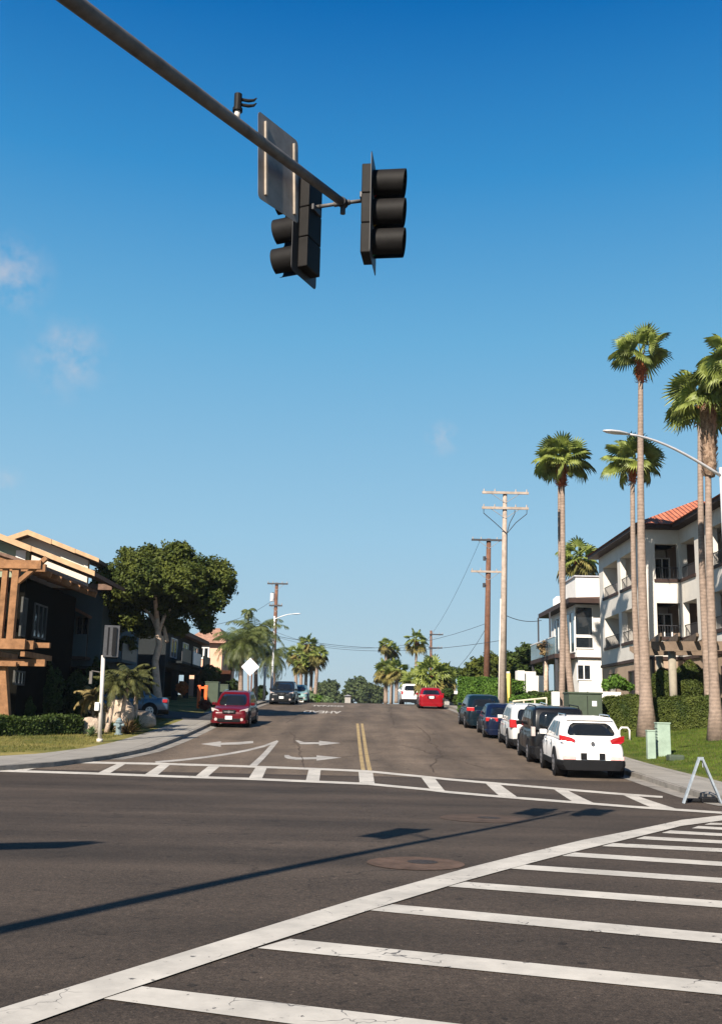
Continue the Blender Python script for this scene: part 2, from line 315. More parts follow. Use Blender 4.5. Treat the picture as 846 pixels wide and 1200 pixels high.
# ================================================================== THE SETTING
def resample(P, step):
    out = []
    for i in range(len(P)-1):
        a, b = P[i], P[i+1]; n = max(1, int(math.hypot(b[0]-a[0], b[1]-a[1])/step)+1)
        out.append(n)
    return out
def strip(name, A, B, m, off=0, zf=None, step=.8, na=2, kind='structure', bend=None):
    zf = zf or (lambda x, y: G(y)); v = []; ns = []
    for i in range(len(A)-1):
        n = max(1, int(max(math.dist(A[i][:2], A[i+1][:2]), math.dist(B[i][:2], B[i+1][:2]))/step)+1)
        for k in range(n+(i == len(A)-2)):
            t = k/n; a = [A[i][j]*(1-t)+A[i+1][j]*t for j in (0, 1)]; b = [B[i][j]*(1-t)+B[i+1][j]*t for j in (0, 1)]
            row = []
            for q in range(na+1):
                s = q/na; x = a[0]*(1-s)+b[0]*s; y = a[1]*(1-s)+b[1]*s; row.append((x, y, zf(x, y)+off))
            ns.append(row)
    mb = MB(); w = na+1; vs = [p for r in ns for p in r]
    fs = [(i*w+k, i*w+k+1, (i+1)*w+k+1, (i+1)*w+k) for i in range(len(ns)-1) for k in range(na)]
    mb.add(vs, fs)
    return mb.build(name, m, kind=kind) if name else mb
def grid(name, xs, ys, zf, m):
    vs = [(x, y, zf(x, y)) for y in ys for x in xs]; w = len(xs)
    fs = [(j*w+i, j*w+i+1, (j+1)*w+i+1, (j+1)*w+i) for j in range(len(ys)-1) for i in range(w-1)]
    return MB().add(vs, fs).build(name, m, kind='structure', smooth=True)
def fr(a, b, s): return list(np.arange(a, b, s))
ysg = fr(-60, 130, 2)+fr(130, 400, 15)+[400, 500, 700, 1000, 2000, 3500, 6000]
grid('ground', [-3000, -800, -300, -120, -60, -30, -15, -9, 9, 15, 30, 60, 120, 300, 800, 3000], ysg, lambda x, y: G(y)-.12, DIRT)
grid('road', fr(-60, 61, 4), fr(-30, 30.01, .5), lambda x, y: G(y), ASPH)
grid('hill_road', fr(-9, 9.1, 1.5), fr(27.3, 160, .7), lambda x, y: G(y)+.004*min(1, (y-27.3)/2+.0), ASPH2)
RK = [(70, 14.5), (12, 18.8), (9.8, 19.6), (8.6, 20.2), (7.85, 21.2), (7.65, 23), (7.75, 28), (7.65, 42), (7.4, 53), (7.0, 60), (6.8, 73), (6.6, 95), (6.5, 150)]
RI = [(70, 17), (14, 21.2), (11.6, 22.2), (10.2, 23.2), (9.5, 24.6), (9.3, 26), (9.3, 29), (9.2, 42), (9.0, 53), (8.6, 60), (8.4, 73), (8.2, 95), (8.1, 150)]
RO = [(90, 17), (90, 26), (90, 32), (80, 36), (70, 40), (60, 44), (55, 48), (50, 55), (50, 62), (50, 68), (50, 80), (50, 100), (50, 150)]
LK = [(-70, 19), (-14, 24.3), (-9.5, 25.8), (-8.25, 28.2), (-7.5, 31.3), (-7.05, 35), (-6.95, 40), (-6.95, 46), (-7.0, 60), (-7.0, 75), (-6.9, 95), (-6.9, 150)]
LI = [(-70, 23), (-14.8, 27.8), (-11, 29.0), (-9.7, 31.2), (-9.0, 34.2), (-8.75, 37), (-8.65, 41), (-8.6, 47), (-8.6, 60), (-8.6, 75), (-8.5, 95), (-8.4, 150)]
LO = [(-90, 23), (-90, 30), (-90, 36), (-80, 42), (-70, 46), (-60, 50), (-55, 54), (-50, 58), (-50, 66), (-50, 80), (-50, 100), (-50, 150)]
def inset(K, I, d):
    out = []
    for a, b in zip(K, I):
        l = math.dist(a, b); out.append((a[0]+(b[0]-a[0])*d/l, a[1]+(b[1]-a[1])*d/l))
    return out
for nm, K, I, O, gm in (('pavement', RK, RI, RO, GRASS), ('pavement', LK, LI, LO, DRY)):
    K2 = inset(K, I, .16)
    # kerb face and top as one sheet
    v = []; mb = MB()
    top = strip(None, K, K2, None, .13, step=.8, na=1)
    o = len(mb.v); mb.add(top.v, top.f)
    lows = [(p[0], p[1], p[2]-.16) for p in top.v[0::2]]; ups = top.v[0::2]; n = len(ups)
    mb.add(lows+list(ups), [(i, i+1, n+i+1, n+i) for i in range(n-1)])
    mb.build('kerb', KERB, kind='structure')
    strip('pavement', K2, I, CONC, .134, zf=lambda x, y: G(y), na=3)
    strip('lawn', I, O, gm, 0, zf=lot, step=1.0, na=60)
# gutter pans of pale concrete beside the kerbs
for K, s in ((RK, -1), (LK, 1)):
    A = K[4:]; B = [(x+s*.42, y) for x, y in A]; strip('gutter', A, B, KERB, .010, na=1)
# ---- painted markings: traced spots on the real road surface
def lay(mb, poly, off=.006, n=8, m2=3):
    a, b, c, d = [gp(*p) for p in poly]     # a-b one long side, d-c the other
    rows = []
    for i in range(n+1):
        t = i/n; p = a.lerp(b, t); q = d.lerp(c, t)
        rows.append([(lambda r: (r.x, r.y, G(r.y)+off))(p.lerp(q, j/m2)) for j in range(m2+1)])
    w = m2+1; mb.add([p for r in rows for p in r], [(i*w+k, i*w+k+1, (i+1)*w+k+1, (i+1)*w+k) for i in range(n) for k in range(m2)])
def lay_line(mb, up, lo, **k):
    for i in range(len(up)-1): lay(mb, (up[i], up[i+1], lo[i+1], lo[i]), n=4, m2=2, **k)
def ext(a, b, L):      # carry a line on the road past the frame
    A = gp(*a); B = gp(*b); d = (B-A).normalized(); return B+d*L
mb = MB()
U = [(0, 1184), (100, 1153), (210, 1119), (423, 1053), (548, 1018), (683, 985), (798, 961.5), (846, 956)]
D = [(42, 1200), (122, 1171.5), (250, 1128), (423, 1071), (548, 1032.5), (683, 996.5), (798, 968.5), (846, 962)]
lay_line(mb, U, D, off=.010)
def flat(mb, pts, off=.006):
    pts = [Vector(p) for p in pts]; a, b, c, d = pts; n = 10; rows = []
    for i in range(n+1):
        t = i/n; p = a.lerp(b, t); q = d.lerp(c, t); rows.append([(p.x, p.y, G(p.y)+off), (q.x, q.y, G(q.y)+off)])
    mb.add([p for r in rows for p in r], [(i*2, i*2+1, i*2+3, i*2+2) for i in range(n)])
flat(mb, (gp(*U[0]), ext(U[1], U[0], 8), ext(D[1], D[0], 8), gp(*D[0])), .010)
flat(mb, (gp(*U[-1]), ext(U[-2], U[-1], 3), ext(D[-2], D[-1], 3), gp(*D[-1])), .010)
ST = [((167, 1157), (423, 1187.5), (423, 1212), (122, 1171.5)), ((340, 1101), (846, 1152), (846, 1167), (302, 1112)), ((460, 1060.5), (846, 1095), (846, 1106.5), (433, 1067.5)),
      ((545, 1034), (846, 1056.5), (846, 1064.5), (525, 1039.5)), ((615, 1014), (846, 1029.5), (846, 1035.5), (598, 1018.5)), ((673, 999.5), (846, 1010.5), (846, 1015.5), (658, 1003.5)),
      ((718, 988.5), (846, 994.7), (846, 999), (705, 992)), ((755, 980.5), (846, 985.3), (846, 989), (745, 983.5)), ((785, 973.5), (846, 977), (846, 980.3), (775, 976.5)),
      ((818, 968.3), (846, 970), (846, 972.8), (810, 971)), ((832, 964.5), (846, 965), (846, 967.2), (825, 966.8))]
for a, b, c, d in ST:
    lay(mb, (a, b, c, d), n=12, m2=2); flat(mb, (gp(*b), ext(a, b, 3), ext(d, c, 3), gp(*c)))
for k in (1, 2):    # two more rungs behind the photographer's feet
    a, b, c, d = [gp(*p) for p in ST[0]]; e = (gp(*ST[0][0])-gp(*ST[1][0]))*k; e.z = 0
    bb_ = b+(b-a).normalized()*3; cc = c+(c-d).normalized()*3
    flat(mb, (a+e, bb_+e, cc+e, d+e))
mb.build('near_crosswalk_paint', PW, kind='structure')
mb = MB()
NL = [(-30, 902.6), (0, 903.5), (100, 906.5), (194.6, 910), (289, 913), (384, 917), (431, 919), (500, 925.5), (523, 928.5), (593, 934.5), (663, 940), (748, 946.5), (846, 953)]
FL = [(92, 893.6), (194.6, 895.6), (289, 898.5), (384, 902), (431, 904.2), (500, 911), (523, 913.5), (633, 923), (733, 931.5), (776, 934.5)]
for Lx, w in ((NL, 1.25), (FL, 1.15)): lay_line(mb, [(x, y-w) for x, y in Lx], [(x, y+w) for x, y in Lx], off=.010)
BR = [((45, 898), (54, 897.6), (30, 903.5), (12, 903.5)), ((138, 895), (148, 895), (128, 907), (113, 907)), ((188, 896), (200, 896), (185, 908.5), (169, 908.5)), ((245, 897.5), (258, 898), (243, 911), (228, 911)),
      ((300, 899), (313, 899.5), (307, 913), (291, 913)), ((362, 901.5), (376, 902), (374, 916.5), (358, 916.5)), ((420, 904), (436.5, 904), (439, 919), (421.5, 919)),
      ((493, 910.5), (509, 912), (522, 928), (505, 926.5)), ((568, 917.5), (585, 919), (607, 935), (586, 934)), ((647, 924), (663, 925.5), (697, 942), (673, 941)), ((728, 931), (745, 932.5), (795, 949), (765, 947.5))]
for q in BR: lay(mb, q, n=3, m2=3)
mb.build('far_crosswalk_paint', PW, kind='structure')
mb = MB(); lay(mb, ((417.3, 848), (423.3, 903), (428, 903), (420.3, 848)), n=16, m2=1); lay(mb, ((422.7, 848), (430.8, 903), (435.8, 903), (425.6, 848)), n=16, m2=1); mb.build('yellow_centre_line', PY, kind='structure')
mb = MB()
g1 = [(182, 893.4), (215, 890.5), (242, 887.2), (266, 883.8), (289, 879.5), (308, 874.8), (325, 868.5)]
lay_line(mb, [(x, y-1.0) for x, y in g1], [(x+1, y+1.0) for x, y in g1])
lay(mb, ((292, 897.8), (319, 871), (327, 868.4), (301, 898)), off=.010)
def poly(mb, pts, off=.006):
    P = [gp(*p) for p in pts]; mb.add([(p.x, p.y, G(p.y)+off) for p in P], [tuple(range(len(P)))])
poly(mb, [(235.5, 872), (259, 868.8), (259, 870.6), (280, 869.7), (297, 868.4), (297, 871), (280, 872.6), (259, 873), (259, 875.3)])
poly(mb, [(346, 867.8), (349.5, 867.8), (357, 870), (374, 870), (374, 868.2), (399.5, 870.9), (374, 873.8), (374, 872.2), (352, 872.2)])
poly(mb, [(333.5, 885), (338, 885), (342, 887), (350, 887.9), (371, 887.4), (371, 885.4), (400.5, 888), (371, 891.5), (371, 889.8), (346, 890.3), (337, 889.2), (333.5, 887.5)])
mb.build('turn_arrow_paint', PW2, kind='structure')
for txt, py, px, w in (('AHEAD', 834.4, 377.5, 2.35), ('SIGNAL', 827.3, 384, 2.35)):
    p = gp(px, py)
    cu = bpy.data.curves.new('t', 'FONT'); cu.body = txt; cu.align_x = 'CENTER'; cu.align_y = 'CENTER'; cu.offset = .02; to = bpy.data.objects.new('t', cu); C.objects.link(to)
    dg = bpy.context.evaluated_depsgraph_get(); me = bpy.data.meshes.new_from_object(to.evaluated_get(dg)); bpy.data.objects.remove(to)
    xs = [v.co.x for v in me.vertices]; ys = [v.co.y for v in me.vertices]; sx = w/(max(xs)-min(xs)); sy = 3.0/(max(ys)-min(ys))
    for v in me.vertices:
        x = p.x-v.co.x*sx; y = p.y-v.co.y*sy; v.co = (x, y, G(y)+.012)
    me.materials.clear(); me.materials.append(PW); o = bpy.data.objects.new('road_lettering', me); C.objects.link(o); o['kind'] = 'structure'
    o['label'] = 'faded white %s lettering painted on the hill road' % txt
# sealed cracks on the hill road
mb = MB(); rs = random.Random(4)
for x0, y0, x1, y1 in ((-1.5, 30, -3.0, 46), (2.2, 29, 3.0, 52), (3.9, 31, 1.8, 40), (-5.2, 38, -1.2, 40), (.8, 44, 4.6, 47), (-3.6, 52, -2.8, 75), (1.9, 52, 2.4, 84), (-.6, 34, .9, 36.5), (2.8, 35.5, 5.4, 35.9), (-6, 58, 5.8, 59.5), (-6.2, 70, 6, 69)):
    n = int(math.hypot(x1-x0, y1-y0)/.35)+2; P = []; wx = wy = 0
    for k in range(n+1):
        s = k/n; wx += rs.gauss(0, .05); wy += rs.gauss(0, .05); e = math.sin(s*math.pi); P.append((x0+(x1-x0)*s+wx*e, y0+(y1-y0)*s+wy*e))
    for k in range(n):
        (a, b), (c, d) = P[k], P[k+1]; l = math.hypot(c-a, d-b) or 1; w = rs.uniform(.012, .035); nx, ny = -(d-b)/l*w, (c-a)/l*w
        mb.add([(a-nx, b-ny, G(b-ny)+.0075), (a+nx, b+ny, G(b+ny)+.0075), (c+nx, d+ny, G(d+ny)+.0075), (c-nx, d-ny, G(d-ny)+.0075)], [(0, 1, 2, 3)])
mb.build('sealed_cracks', mat('tar', (.056, .042, .032), .9, .25, 3), kind='structure')
# driveway on the left, and the path behind it
strip('driveway', [(-7.0, 50.5), (-9, 51), (-12, 51.5), (-20, 52)], [(-7.0, 57.5), (-9, 57), (-12, 57), (-20, 57)], ASPHD, .012, zf=lot, na=6)

# manholes
def disc(mb, c, r0, r1, off, n=40):
    vs = []; 
    for k in range(n):
        a = 2*math.pi*k/n
        for r in (r0, r1): x = c.x+r*math.cos(a); y = c.y+r*math.sin(a); vs.append((x, y, G(y)+off))
    mb.add(vs, [(2*k, 2*k+1, (2*k+3) % (2*n), (2*k+2) % (2*n)) for k in range(n)])
for (px, py, hw, lid, lab) in ((487, 1012, 56, .17, 'round manhole with rusty concrete collar nearer the crosswalk stripes'), (568, 959.3, 50, .2, 'larger faint rusty manhole collar beside the signal head shadows')):
    c = gp(px, py); r = (gp(px+hw, py)-gp(px-hw, py)).length/2
    t = thing('manhole_cover', lab, 'manhole', c, group='manhole covers in the intersection')
    m1 = MB(); disc(m1, c, .001, r, .0065); m1.build('collar', TERR if py > 1000 else TERR2, t, world=True)
    c = c+Vector((.08, .1, 0)); m1 = MB(); disc(m1, c, .001, lid, .009); m1.build('lid', LIDM, t, world=True)
# ================================================================== SIGNAL MAST
def zpt(px, py, z):
    d = ray(px, py); t = (z-EYE)/d.z; return Vector((0, 0, EYE))+d*t
def shx(zE):      # where the arm's shadow meets the road line seen at the frame's left edge
    e = zpt(84, 0, zE); a = TIP+LV*(TIP.z/-LV.z); b = e+LV*(e.z/-LV.z); g = gp(0, 1090); d = b-a
    return (g.x-a.x)*d.y-(g.y-a.y)*d.x
lo_, hi_ = TIP.z-1.6, TIP.z+.6
for _ in range(40):
    m_ = (lo_+hi_)/2
    if shx(lo_)*shx(m_) <= 0: hi_ = m_
    else: lo_ = m_
print('ARM z at exit', lo_, 'tip', TIP.z)
E = zpt(84, 0, lo_)
adir = (TIP-E).normalized(); ah = Vector((adir.x, adir.y, 0)).normalized()
BASE = TIP-adir*13.5; gb = G(BASE.y)
t = thing('signal_mast', 'long grey steel mast arm reaching from the upper left corner of the sky', 'signal mast', (BASE.x, BASE.y, gb))
MB().tube([(BASE.x, BASE.y, gb), (BASE.x, BASE.y, gb+.5), (BASE.x, BASE.y, BASE.z+.3)], [.19, .16, .13], 24).build('pole', GALV, t, smooth=True, world=True)
MB().box((BASE.x, BASE.y, gb+.03), (.55, .55, .06)).build('base_plate', GALV, t, world=True, bevel=.01)
pts = [BASE+adir*s for s in np.linspace(0, 13.5, 12)]
MB().tube(pts, list(np.linspace(.125, .047, 12)), 24).build('arm', GALV, t, smooth=True, world=True)
MB().tube([TIP-adir*.05, TIP+adir*.03], [.058, .058], 20).tube([TIP+Vector((0, 0, .02)), TIP-Vector((0, 0, .13))], .03, 12).build('end_clamp', IRON, t, world=True, smooth=False)
# signal heads
def signal(c, nrm, label, br0, br1, flip):
    n = Vector((nrm[0], nrm[1], 0)).normalized(); u = Vector((n.y, -n.x, 0)); rz = math.atan2(-n.x, n.y)     # local +Y faces the way the lenses look
    t = thing('traffic_signal', label, 'traffic light', c, rz, group='signal heads at the end of the mast arm')
    # backplate with rounded corners and an opening
    w, h = .30, .62; P = []
    for sx, sz in ((1, 1), (-1, 1), (-1, -1), (1, -1)):
        for k in range(5):
            a = (0 if (sx, sz) == (1, 1) else math.pi/2 if (sx, sz) == (-1, 1) else math.pi if (sx, sz) == (-1, -1) else 1.5*math.pi)+k*math.pi/8
            P.append((sx*(w-.05)+.05*math.cos(a), 0, sz*(h-.05)+.05*math.sin(a)))
    MB().prism(P, (0, -.002, 0), (0, .004, 0)).build('backplate', BLKP, t)
    hb = MB()
    for k in (-1, 0, 1): hb.box((0, -.06, k*.36), (.33, .12, .355))
    hb.build('housing', BLK, t, bevel=.012)
    MB().box((0, -.132, .2), (.2, .03, .07)).build('mounting_lug', IRON, t, bevel=.005)
    for k, cm, ln in ((1, (.25, .01, .01), 'red_lens'), (0, (.35, .2, .01), 'amber_lens'), (-1, (.01, .18, .08), 'green_lens')):
        v = MB(); N_ = 28; rs = []; z0 = k*.36; R0 = .163
        outer = []; inner = []
        for yy in (.004, .35):
            for rr, lst in ((R0, outer), (R0-.006, inner)):
                ring_ = []
                for q in range(N_+1):
                    a = -math.pi/2+.30+(2*math.pi-.60)*q/N_
                    ring_.append(Vector((rr*math.cos(a)*(1), yy+(-.0 if yy < .1 else .02*math.sin(a)), z0+rr*math.sin(a))))
                lst.append(ring_)
        for lst in (outer, inner):
            o = len(v.v); v.add(lst[0]+lst[1], [(i, i+1, N_+1+i+1, N_+1+i) for i in range(N_)])
        v.add(outer[1]+inner[1], [(i, i+1, N_+1+i+1, N_+1+i) for i in range(N_)])
        v.build('visor', BLK, t, smooth=True)
        v = MB().loft([[(r_*math.cos(a), y_, z0+r_*math.sin(a)) for a in np.linspace(0, 2*math.pi, 25)[:-1]] for r_, y_ in ((.148, .006), (.12, .03), (.06, .042))]); v.build('lens', mat(ln, cm, .2, .1), t, smooth=True)
    b = MB().tube([br0, br1], .021, 10).tube([br0.lerp(br1, .12), br0.lerp(br1, .34)], .031, 10)
    M = Matrix.Rotation(rz, 4, 'Z').inverted(); b.v = [tuple(M @ (Vector(p)-c)) for p in b.v]
    b.build('bracket', GALV, t, smooth=True)
    return t
cR = at(437.5, 251, 10.35); nR = Vector((.985, -.125, 0)).normalized()
signal(cR, nR, 'black traffic light at the right with three hooded lenses pointing right', TIP, cR-nR*.13+Vector((0, 0, .17)), 0)
cL = at(358, 268, 10.4); nL = Vector((-ah.y, ah.x, 0)); nL = (Matrix.Rotation(.10, 3, 'Z') @ nL)
signal(cL, nL, 'black traffic light partly hidden behind the grey sign plate, hoods pointing left', TIP, cL-nL*.13+Vector((0, 0, .24)), 0)
gc = gp(473.6, 976.3); cM = gc-LV*((TIP.z-gc.z)/-LV.z); cM.z = TIP.z-.05; kM = (cM-E).dot(adir)
signal(cM, nL, 'third traffic light on the mast arm, above the top edge of the frame', E+adir*kM, cM-nL*.14, 0)
# the back of the regulatory sign on the arm
cS = at(332, 196, 9.5)
sdir = ah
n = Vector((-sdir.y, sdir.x, 0))
# point on the arm nearest the sign, in plan
t_ = thing('road_sign', 'grey back of a rectangular sign plate bolted on the mast arm', 'road sign', cS, math.atan2(sdir.y, sdir.x))
w, h = .37, .47
P = [(x*w, 0, z*h) for x, z in ()]
P = []
for sx, sz, a0 in ((1, 1, 0), (-1, 1, 90), (-1, -1, 180), (1, -1, 270)):
    for k in range(5):
        a = R(a0+k*22.5); P.append((sx*(w-.05)+.05*math.cos(a), 0, sz*(h-.05)+.05*math.sin(a)))
MB().prism(P, (0, .055, 0), (0, .058, 0)).build('plate', ALU, t_)
t_.rotation_euler[1] = -.07
for sx in (-.25, .28): MB().box((sx, .042, 0), (.034, .025, .80)).build('rail', mat('weathered_rail', (.33, .28, .23), .7, .25, 6), t_, bevel=.004)
# video detector on top of the arm
def pxof(v): q = CM.inverted() @ Vector(v); return 423+F*q.x/-q.z, 600-F*q.y/-q.z
ca = min((E+adir*s for s in np.linspace(0, 4, 400)), key=lambda p: abs(pxof(p)[0]-278))
t_ = thing('detection_camera', 'small black camera unit standing on top of the mast arm', 'camera', ca)
MB().tube([(0, 0, .03), (0, 0, .16)], .028, 12).build('stem', RAIL, t_, smooth=True)
MB().tube([(0, 0, .13), (0, 0, .16)], .048, 14).tube([(0, 0, .15), (0, 0, .31)], .038, 14).build('body', BLK, t_)
for z_ in (.27, .215): MB().tube([(.03, .02, z_), (.10, .02, z_-.012), (.15, .02, z_-.005), (.175, .02, z_+.02)], [.016, .016, .013, .005], 8).build('sun_shield', BLK, t_)

# street lamp: pole, curved arm and head
def street_lamp(loc, tip, label, h, hm=GALV, group=None):
    b = Vector(loc); tp = Vector(tip); t = thing('street_lamp', label, 'street lamp', b, group=group)
    MB().tube([(0, 0, 0), (0, 0, .4), (0, 0, h)], [.12, .085, .06], 16).build('pole', hm, t, smooth=True)
    d = tp-b; a = []
    for k in range(11):
        s = k/10; a.append((d.x*s, d.y*s, (h-.25)+(d.z-h+.25)*math.sin(s*math.pi/2)))
    MB().tube(a, list(np.linspace(.045, .028, 11)), 10).build('arm', hm, t, smooth=True)
    u = Vector((d.x, d.y, 0)).normalized(); s = Vector((-u.y, u.x, 0)); e = Vector((d.x, d.y, d.z))
    rings = []
    for q, w, hh in ((-.05, .05, .05), (.1, .09, .08), (.35, .15, .10), (.6, .13, .09), (.78, .05, .04)):
        rings.append([e+u*q+s*(w*math.cos(k*math.pi/5))+Vector((0, 0, hh*.5*math.sin(k*math.pi/5))) for k in range(10)])
    MB().loft(rings).build('lamp_head', hm if hm is not GALV else RAIL, t, smooth=True)
    return t
zs_ = 6.7; tipS = gp(129, 986.8); cS_ = tipS-LV*((zs_-tipS.z)/-LV.z); s0 = gp(0, 990); dd = Vector((tipS.x-s0.x, tipS.y-s0.y, 0)).normalized()
lb = cS_-dd*6.5  # unseen mast and plate, added and shaped to cast the lower left shadow
t_ = thing('shadow_mast', 'unseen grey mast added off the left edge of the frame to hold the shadow plate', 'mast', (lb.x, lb.y, G(lb.y))); q_ = t_.location.z
MB().tube([(0, 0, 0), (0, 0, .4), (0, 0, zs_+.5-q_)], [.2, .15, .12], 18).build('pole', GALV, t_, smooth=True)
MB().tube([(0, 0, zs_+.12-q_), dd*6.2+Vector((0, 0, zs_+.12-q_))], [.1, .05], 14).build('arm', GALV, t_, smooth=True)
t_ = thing('shadow_plate', 'unseen wide plate left of the frame, added and shaped for its shadow on the road', 'road sign', cS_, math.atan2(dd.y, dd.x))
MB().box((-1.2, .03, -.3), (2.4, .006, .6)).build('plate', ALU, t_); MB().box((-.4, 0, -.1), (.04, .05, .4)).build('bracket', RAIL, t_); MB().box((-2.0, 0, -.1), (.04, .05, .4)).build('bracket', RAIL, t_)
# lamp at the right edge
bR = at(845, 560, 27.5); bz = lot(bR.x, 27.5); tR = at(735, 508.5, 26.4)
street_lamp((bR.x, 27.5, bz), tR, 'pale curved-arm street lamp in front of the tall palms at right edge', at(844, 548, 27.5).z-bz, mat('lamp_grey', (.52, .50, .50), .5, .1, 4, metal=.2), 'street lamps over the street')
bL = at(318.5, 815, 80); tL = at(343, 719.5, 79)
street_lamp((bL.x, 80, lot(bL.x, 80)), tL, 'distant white street lamp beside the brown utility pole on the left', at(319, 722, 80).z-lot(bL.x, 80), mat('lamp_white', (.62, .62, .62), .5), 'street lamps over the street')

# ================================================================== UTILITY POLES AND WIRES
def upole(label, pb, pt, m, arms, r0=.17, r1=.11, extra=(), gear=True):
    pb = Vector(pb); pt = Vector(pt); t = thing('utility_pole', label, 'utility pole', pb, group='wooden utility poles'); d = pt-pb
    MB().tube([(0, 0, -.1), d*.5, d], [r0, (r0+r1)/2, r1], 14).build('pole', m, t, smooth=True)
    for s, hw, am, off in arms:
        c = d*s; a = MB().box(c+Vector((off, -r1-.05, 0)), (hw*2, .1, .14)).build('crossarm', am, t)
        i = MB()
        for x in (-.92, -.45, .45, .92): i.tube([c+Vector((off+x*hw, -r1-.05, .06)), c+Vector((off+x*hw, -r1-.05, .22))], [.05, .035], 8)
        for x in (-1, 1): i.tube([c+Vector((off+x*hw*.6, -r1-.05, -.06)), c+Vector((0, -r1, -.6))], .018, 6)
        i.build('insulator', mat('grey_insulator', (.25, .24, .24), .4), t)
    if gear:
        for s in gear if isinstance(gear, (list, tuple)) else ():
            c = d*s; MB().tube([c+Vector((-.3, -.1, -.15)), c+Vector((-.3, -.1, .15))], .1, 10).tube([c+Vector((.0, -.1, 0)), c+Vector((-.3, -.1, 0))], .03, 8).build('fitting', IRON, t)
    return t
def onlot(px, Y): p = at(px, 845, Y); return Vector((p.x, Y, lot(p.x, Y)))
U1b = onlot(588, 57); U1t = at(591.5, 577, 57)
U1 = upole('tall pale utility pole with two crossarms behind the parked cars', U1b, U1t, WOODP, [(.995, 1.35, WOODP, 0), (.925, 1.35, WOODP, 0)], .205, .12)
d1 = U1t-U1b
i = MB()
for x in (-1.25, 1.25, .55): i.tube([d1*.925+Vector((x, -.2, -.1)), d1*.9+Vector((x, -.2, 0)), d1*.875+Vector((x*.5, -.2, -.2)), d1*.84+Vector((.1, -.2, -.4))], .022, 6)
i.tube([d1*.84+Vector((.12, -.05, -.4)), d1*.02+Vector((.19, -.05, 0))], .035, 8)
i.build('riser_cable', WIRE, U1)
MB().tube([(-.19, 0, 0), (d1.x*.52-.14, 0, d1.z*.52)], .06, 8).build('riser_pipe', RAIL, U1, smooth=True)
U2b = onlot(569.5, 70); U2t = at(572.5, 631.5, 70)
U2 = upole('brown utility pole with two crossarms standing behind the pale one', U2b, U2t, WOODB, [(.99, 1.25, IRON, .0), (.80, 1.25, WOODP, 0)], .24, .16, gear=(.88, .72))
U3b = onlot(318, 92); U3t = at(324.5, 683, 92)
U3 = upole('dark utility pole on the left beyond the dark parked car', U3b, U3t, WOODB, [(.99, .95, IRON, .1), (.80, .6, IRON, 0)], .22, .15, gear=(.9,))
MB().tube([(U3t-U3b)*.87+Vector((-.35, -.1, -.35)), (U3t-U3b)*.87+Vector((-.35, -.1, .4))], .2, 12).build('transformer', mat('transformer_grey', (.5, .5, .52), .5), U3)
U4b = onlot(504.5, 118); U4t = at(505, 739, 118)
U4 = upole('farthest thin utility pole above the palms on the right', U4b, U4t, WOODB, [(.95, .8, IRON, .6), (.78, .8, IRON, .5)], .17, .13)
def wire(a, b, sag, label, r=.012):
    a = Vector(a); b = Vector(b); P = []
    for k in range(17):
        s = k/16; p = a.lerp(b, s); p.z -= sag*4*s*(1-s); P.append(p-a)
    t = MB().tube(P, r, 5).build('power_line', WIRE); t.location = a; tag(t, label, 'power line', 'power lines over the street')
wire(at(324, 741, 92), at(571, 730, 70), 1.6, 'wire sagging across the street to the middle of the brown pole', .014)
wire(at(326, 747, 92), at(590, 750, 57), .9, 'lower wire crossing the street to the pale pole', .014)
wire(at(590, 720, 57), at(634, 727, 62), .2, 'short wire running from the pale pole to the white house', .02)
wire(at(571, 733, 70), at(534, 784, 95), .3, 'slanting guy wire running down left from the brown pole', .016)
wire(at(562, 634, 70), at(498, 752, 118), .8, 'left wire between the crossarms of the brown pole and the farthest pole')
wire(at(324, 700, 92), at(225, 735, 60), .6, 'wire from the dark pole toward the pink house', .014)
wire(at(322, 745, 92), at(505, 757, 118), .6, 'highest wire at the end of the street above the far trees', .02)

# ================================================================== SMALL STREET THINGS
# pedestrian signal post on the left corner
p = gp(117, 870, .13); p.z = lot(p.x, p.y); Yp = p.y; pt = at(121.5, 768, Yp)
t = thing('pedestrian_signal', 'white post carrying a dark signal box seen from behind, left corner', 'signal post', p)
d = pt-p; MB().tube([(0, 0, -.05), d], .07, 12).tube([(0, 0, 0), (0, 0, .12)], .11, 12).build('post', RAIL, t, smooth=True)
c = at(131, 751.5, Yp)-p; MB().box(c, (.55, .12, 1.15), rz=.25).build('signal_box', mat('weathered_dark_metal', (.05, .05, .055), .5, .3, 6), t, bevel=.01)
MB().box(c+Vector((-.1, -.075, 0)), (.06, .04, 1.0), rz=.25).box(c+Vector((.12, -.075, 0)), (.14, .04, 1.0), rz=.25).build('rib', PLAS, t)
MB().beam(d*.8, at(108, 786, Yp)-p, .03, .03).box(at(107, 794, Yp)-p, (.1, .1, .45)).build('side_arm', GALV, t)
MB().box(at(115, 828, Yp)-p+Vector((0, -.1, 0)), (.16, .12, .3)).build('push_button', FRW, t, bevel=.02)
# diamond sign
p = col(293, 74); t = thing('diamond_sign', 'plain white back of a diamond sign on a brown post by the left kerb', 'road sign', p)
top = at(293.5, 781.5, 74)-p; s = .66
MB().prism([(s, 0, 0), (0, 0, s), (-s, 0, 0), (0, 0, -s)], top+Vector((0, -.06, 0)), top+Vector((0, -.05, 0))).build('plate', mat('sign_back_white', (.72, .72, .74), .5, .04), t)
MB().box((0, 0, top.z/2+.3), (.1, .1, top.z+.6)).build('post', WOODB, t)
p = col(308.5, 79); MB().tube([(0, 0, 0), (0, 0, at(309, 781, 79).z-p.z)], .09, 10).build('signpost', mat('post_grey', (.4, .38, .36), .6), None, smooth=True).location = p
bpy.data.objects['signpost'].name = 'bare_post'; tag(bpy.data.objects['bare_post'], 'bare grey post left of the distant white lamp pole', 'post')
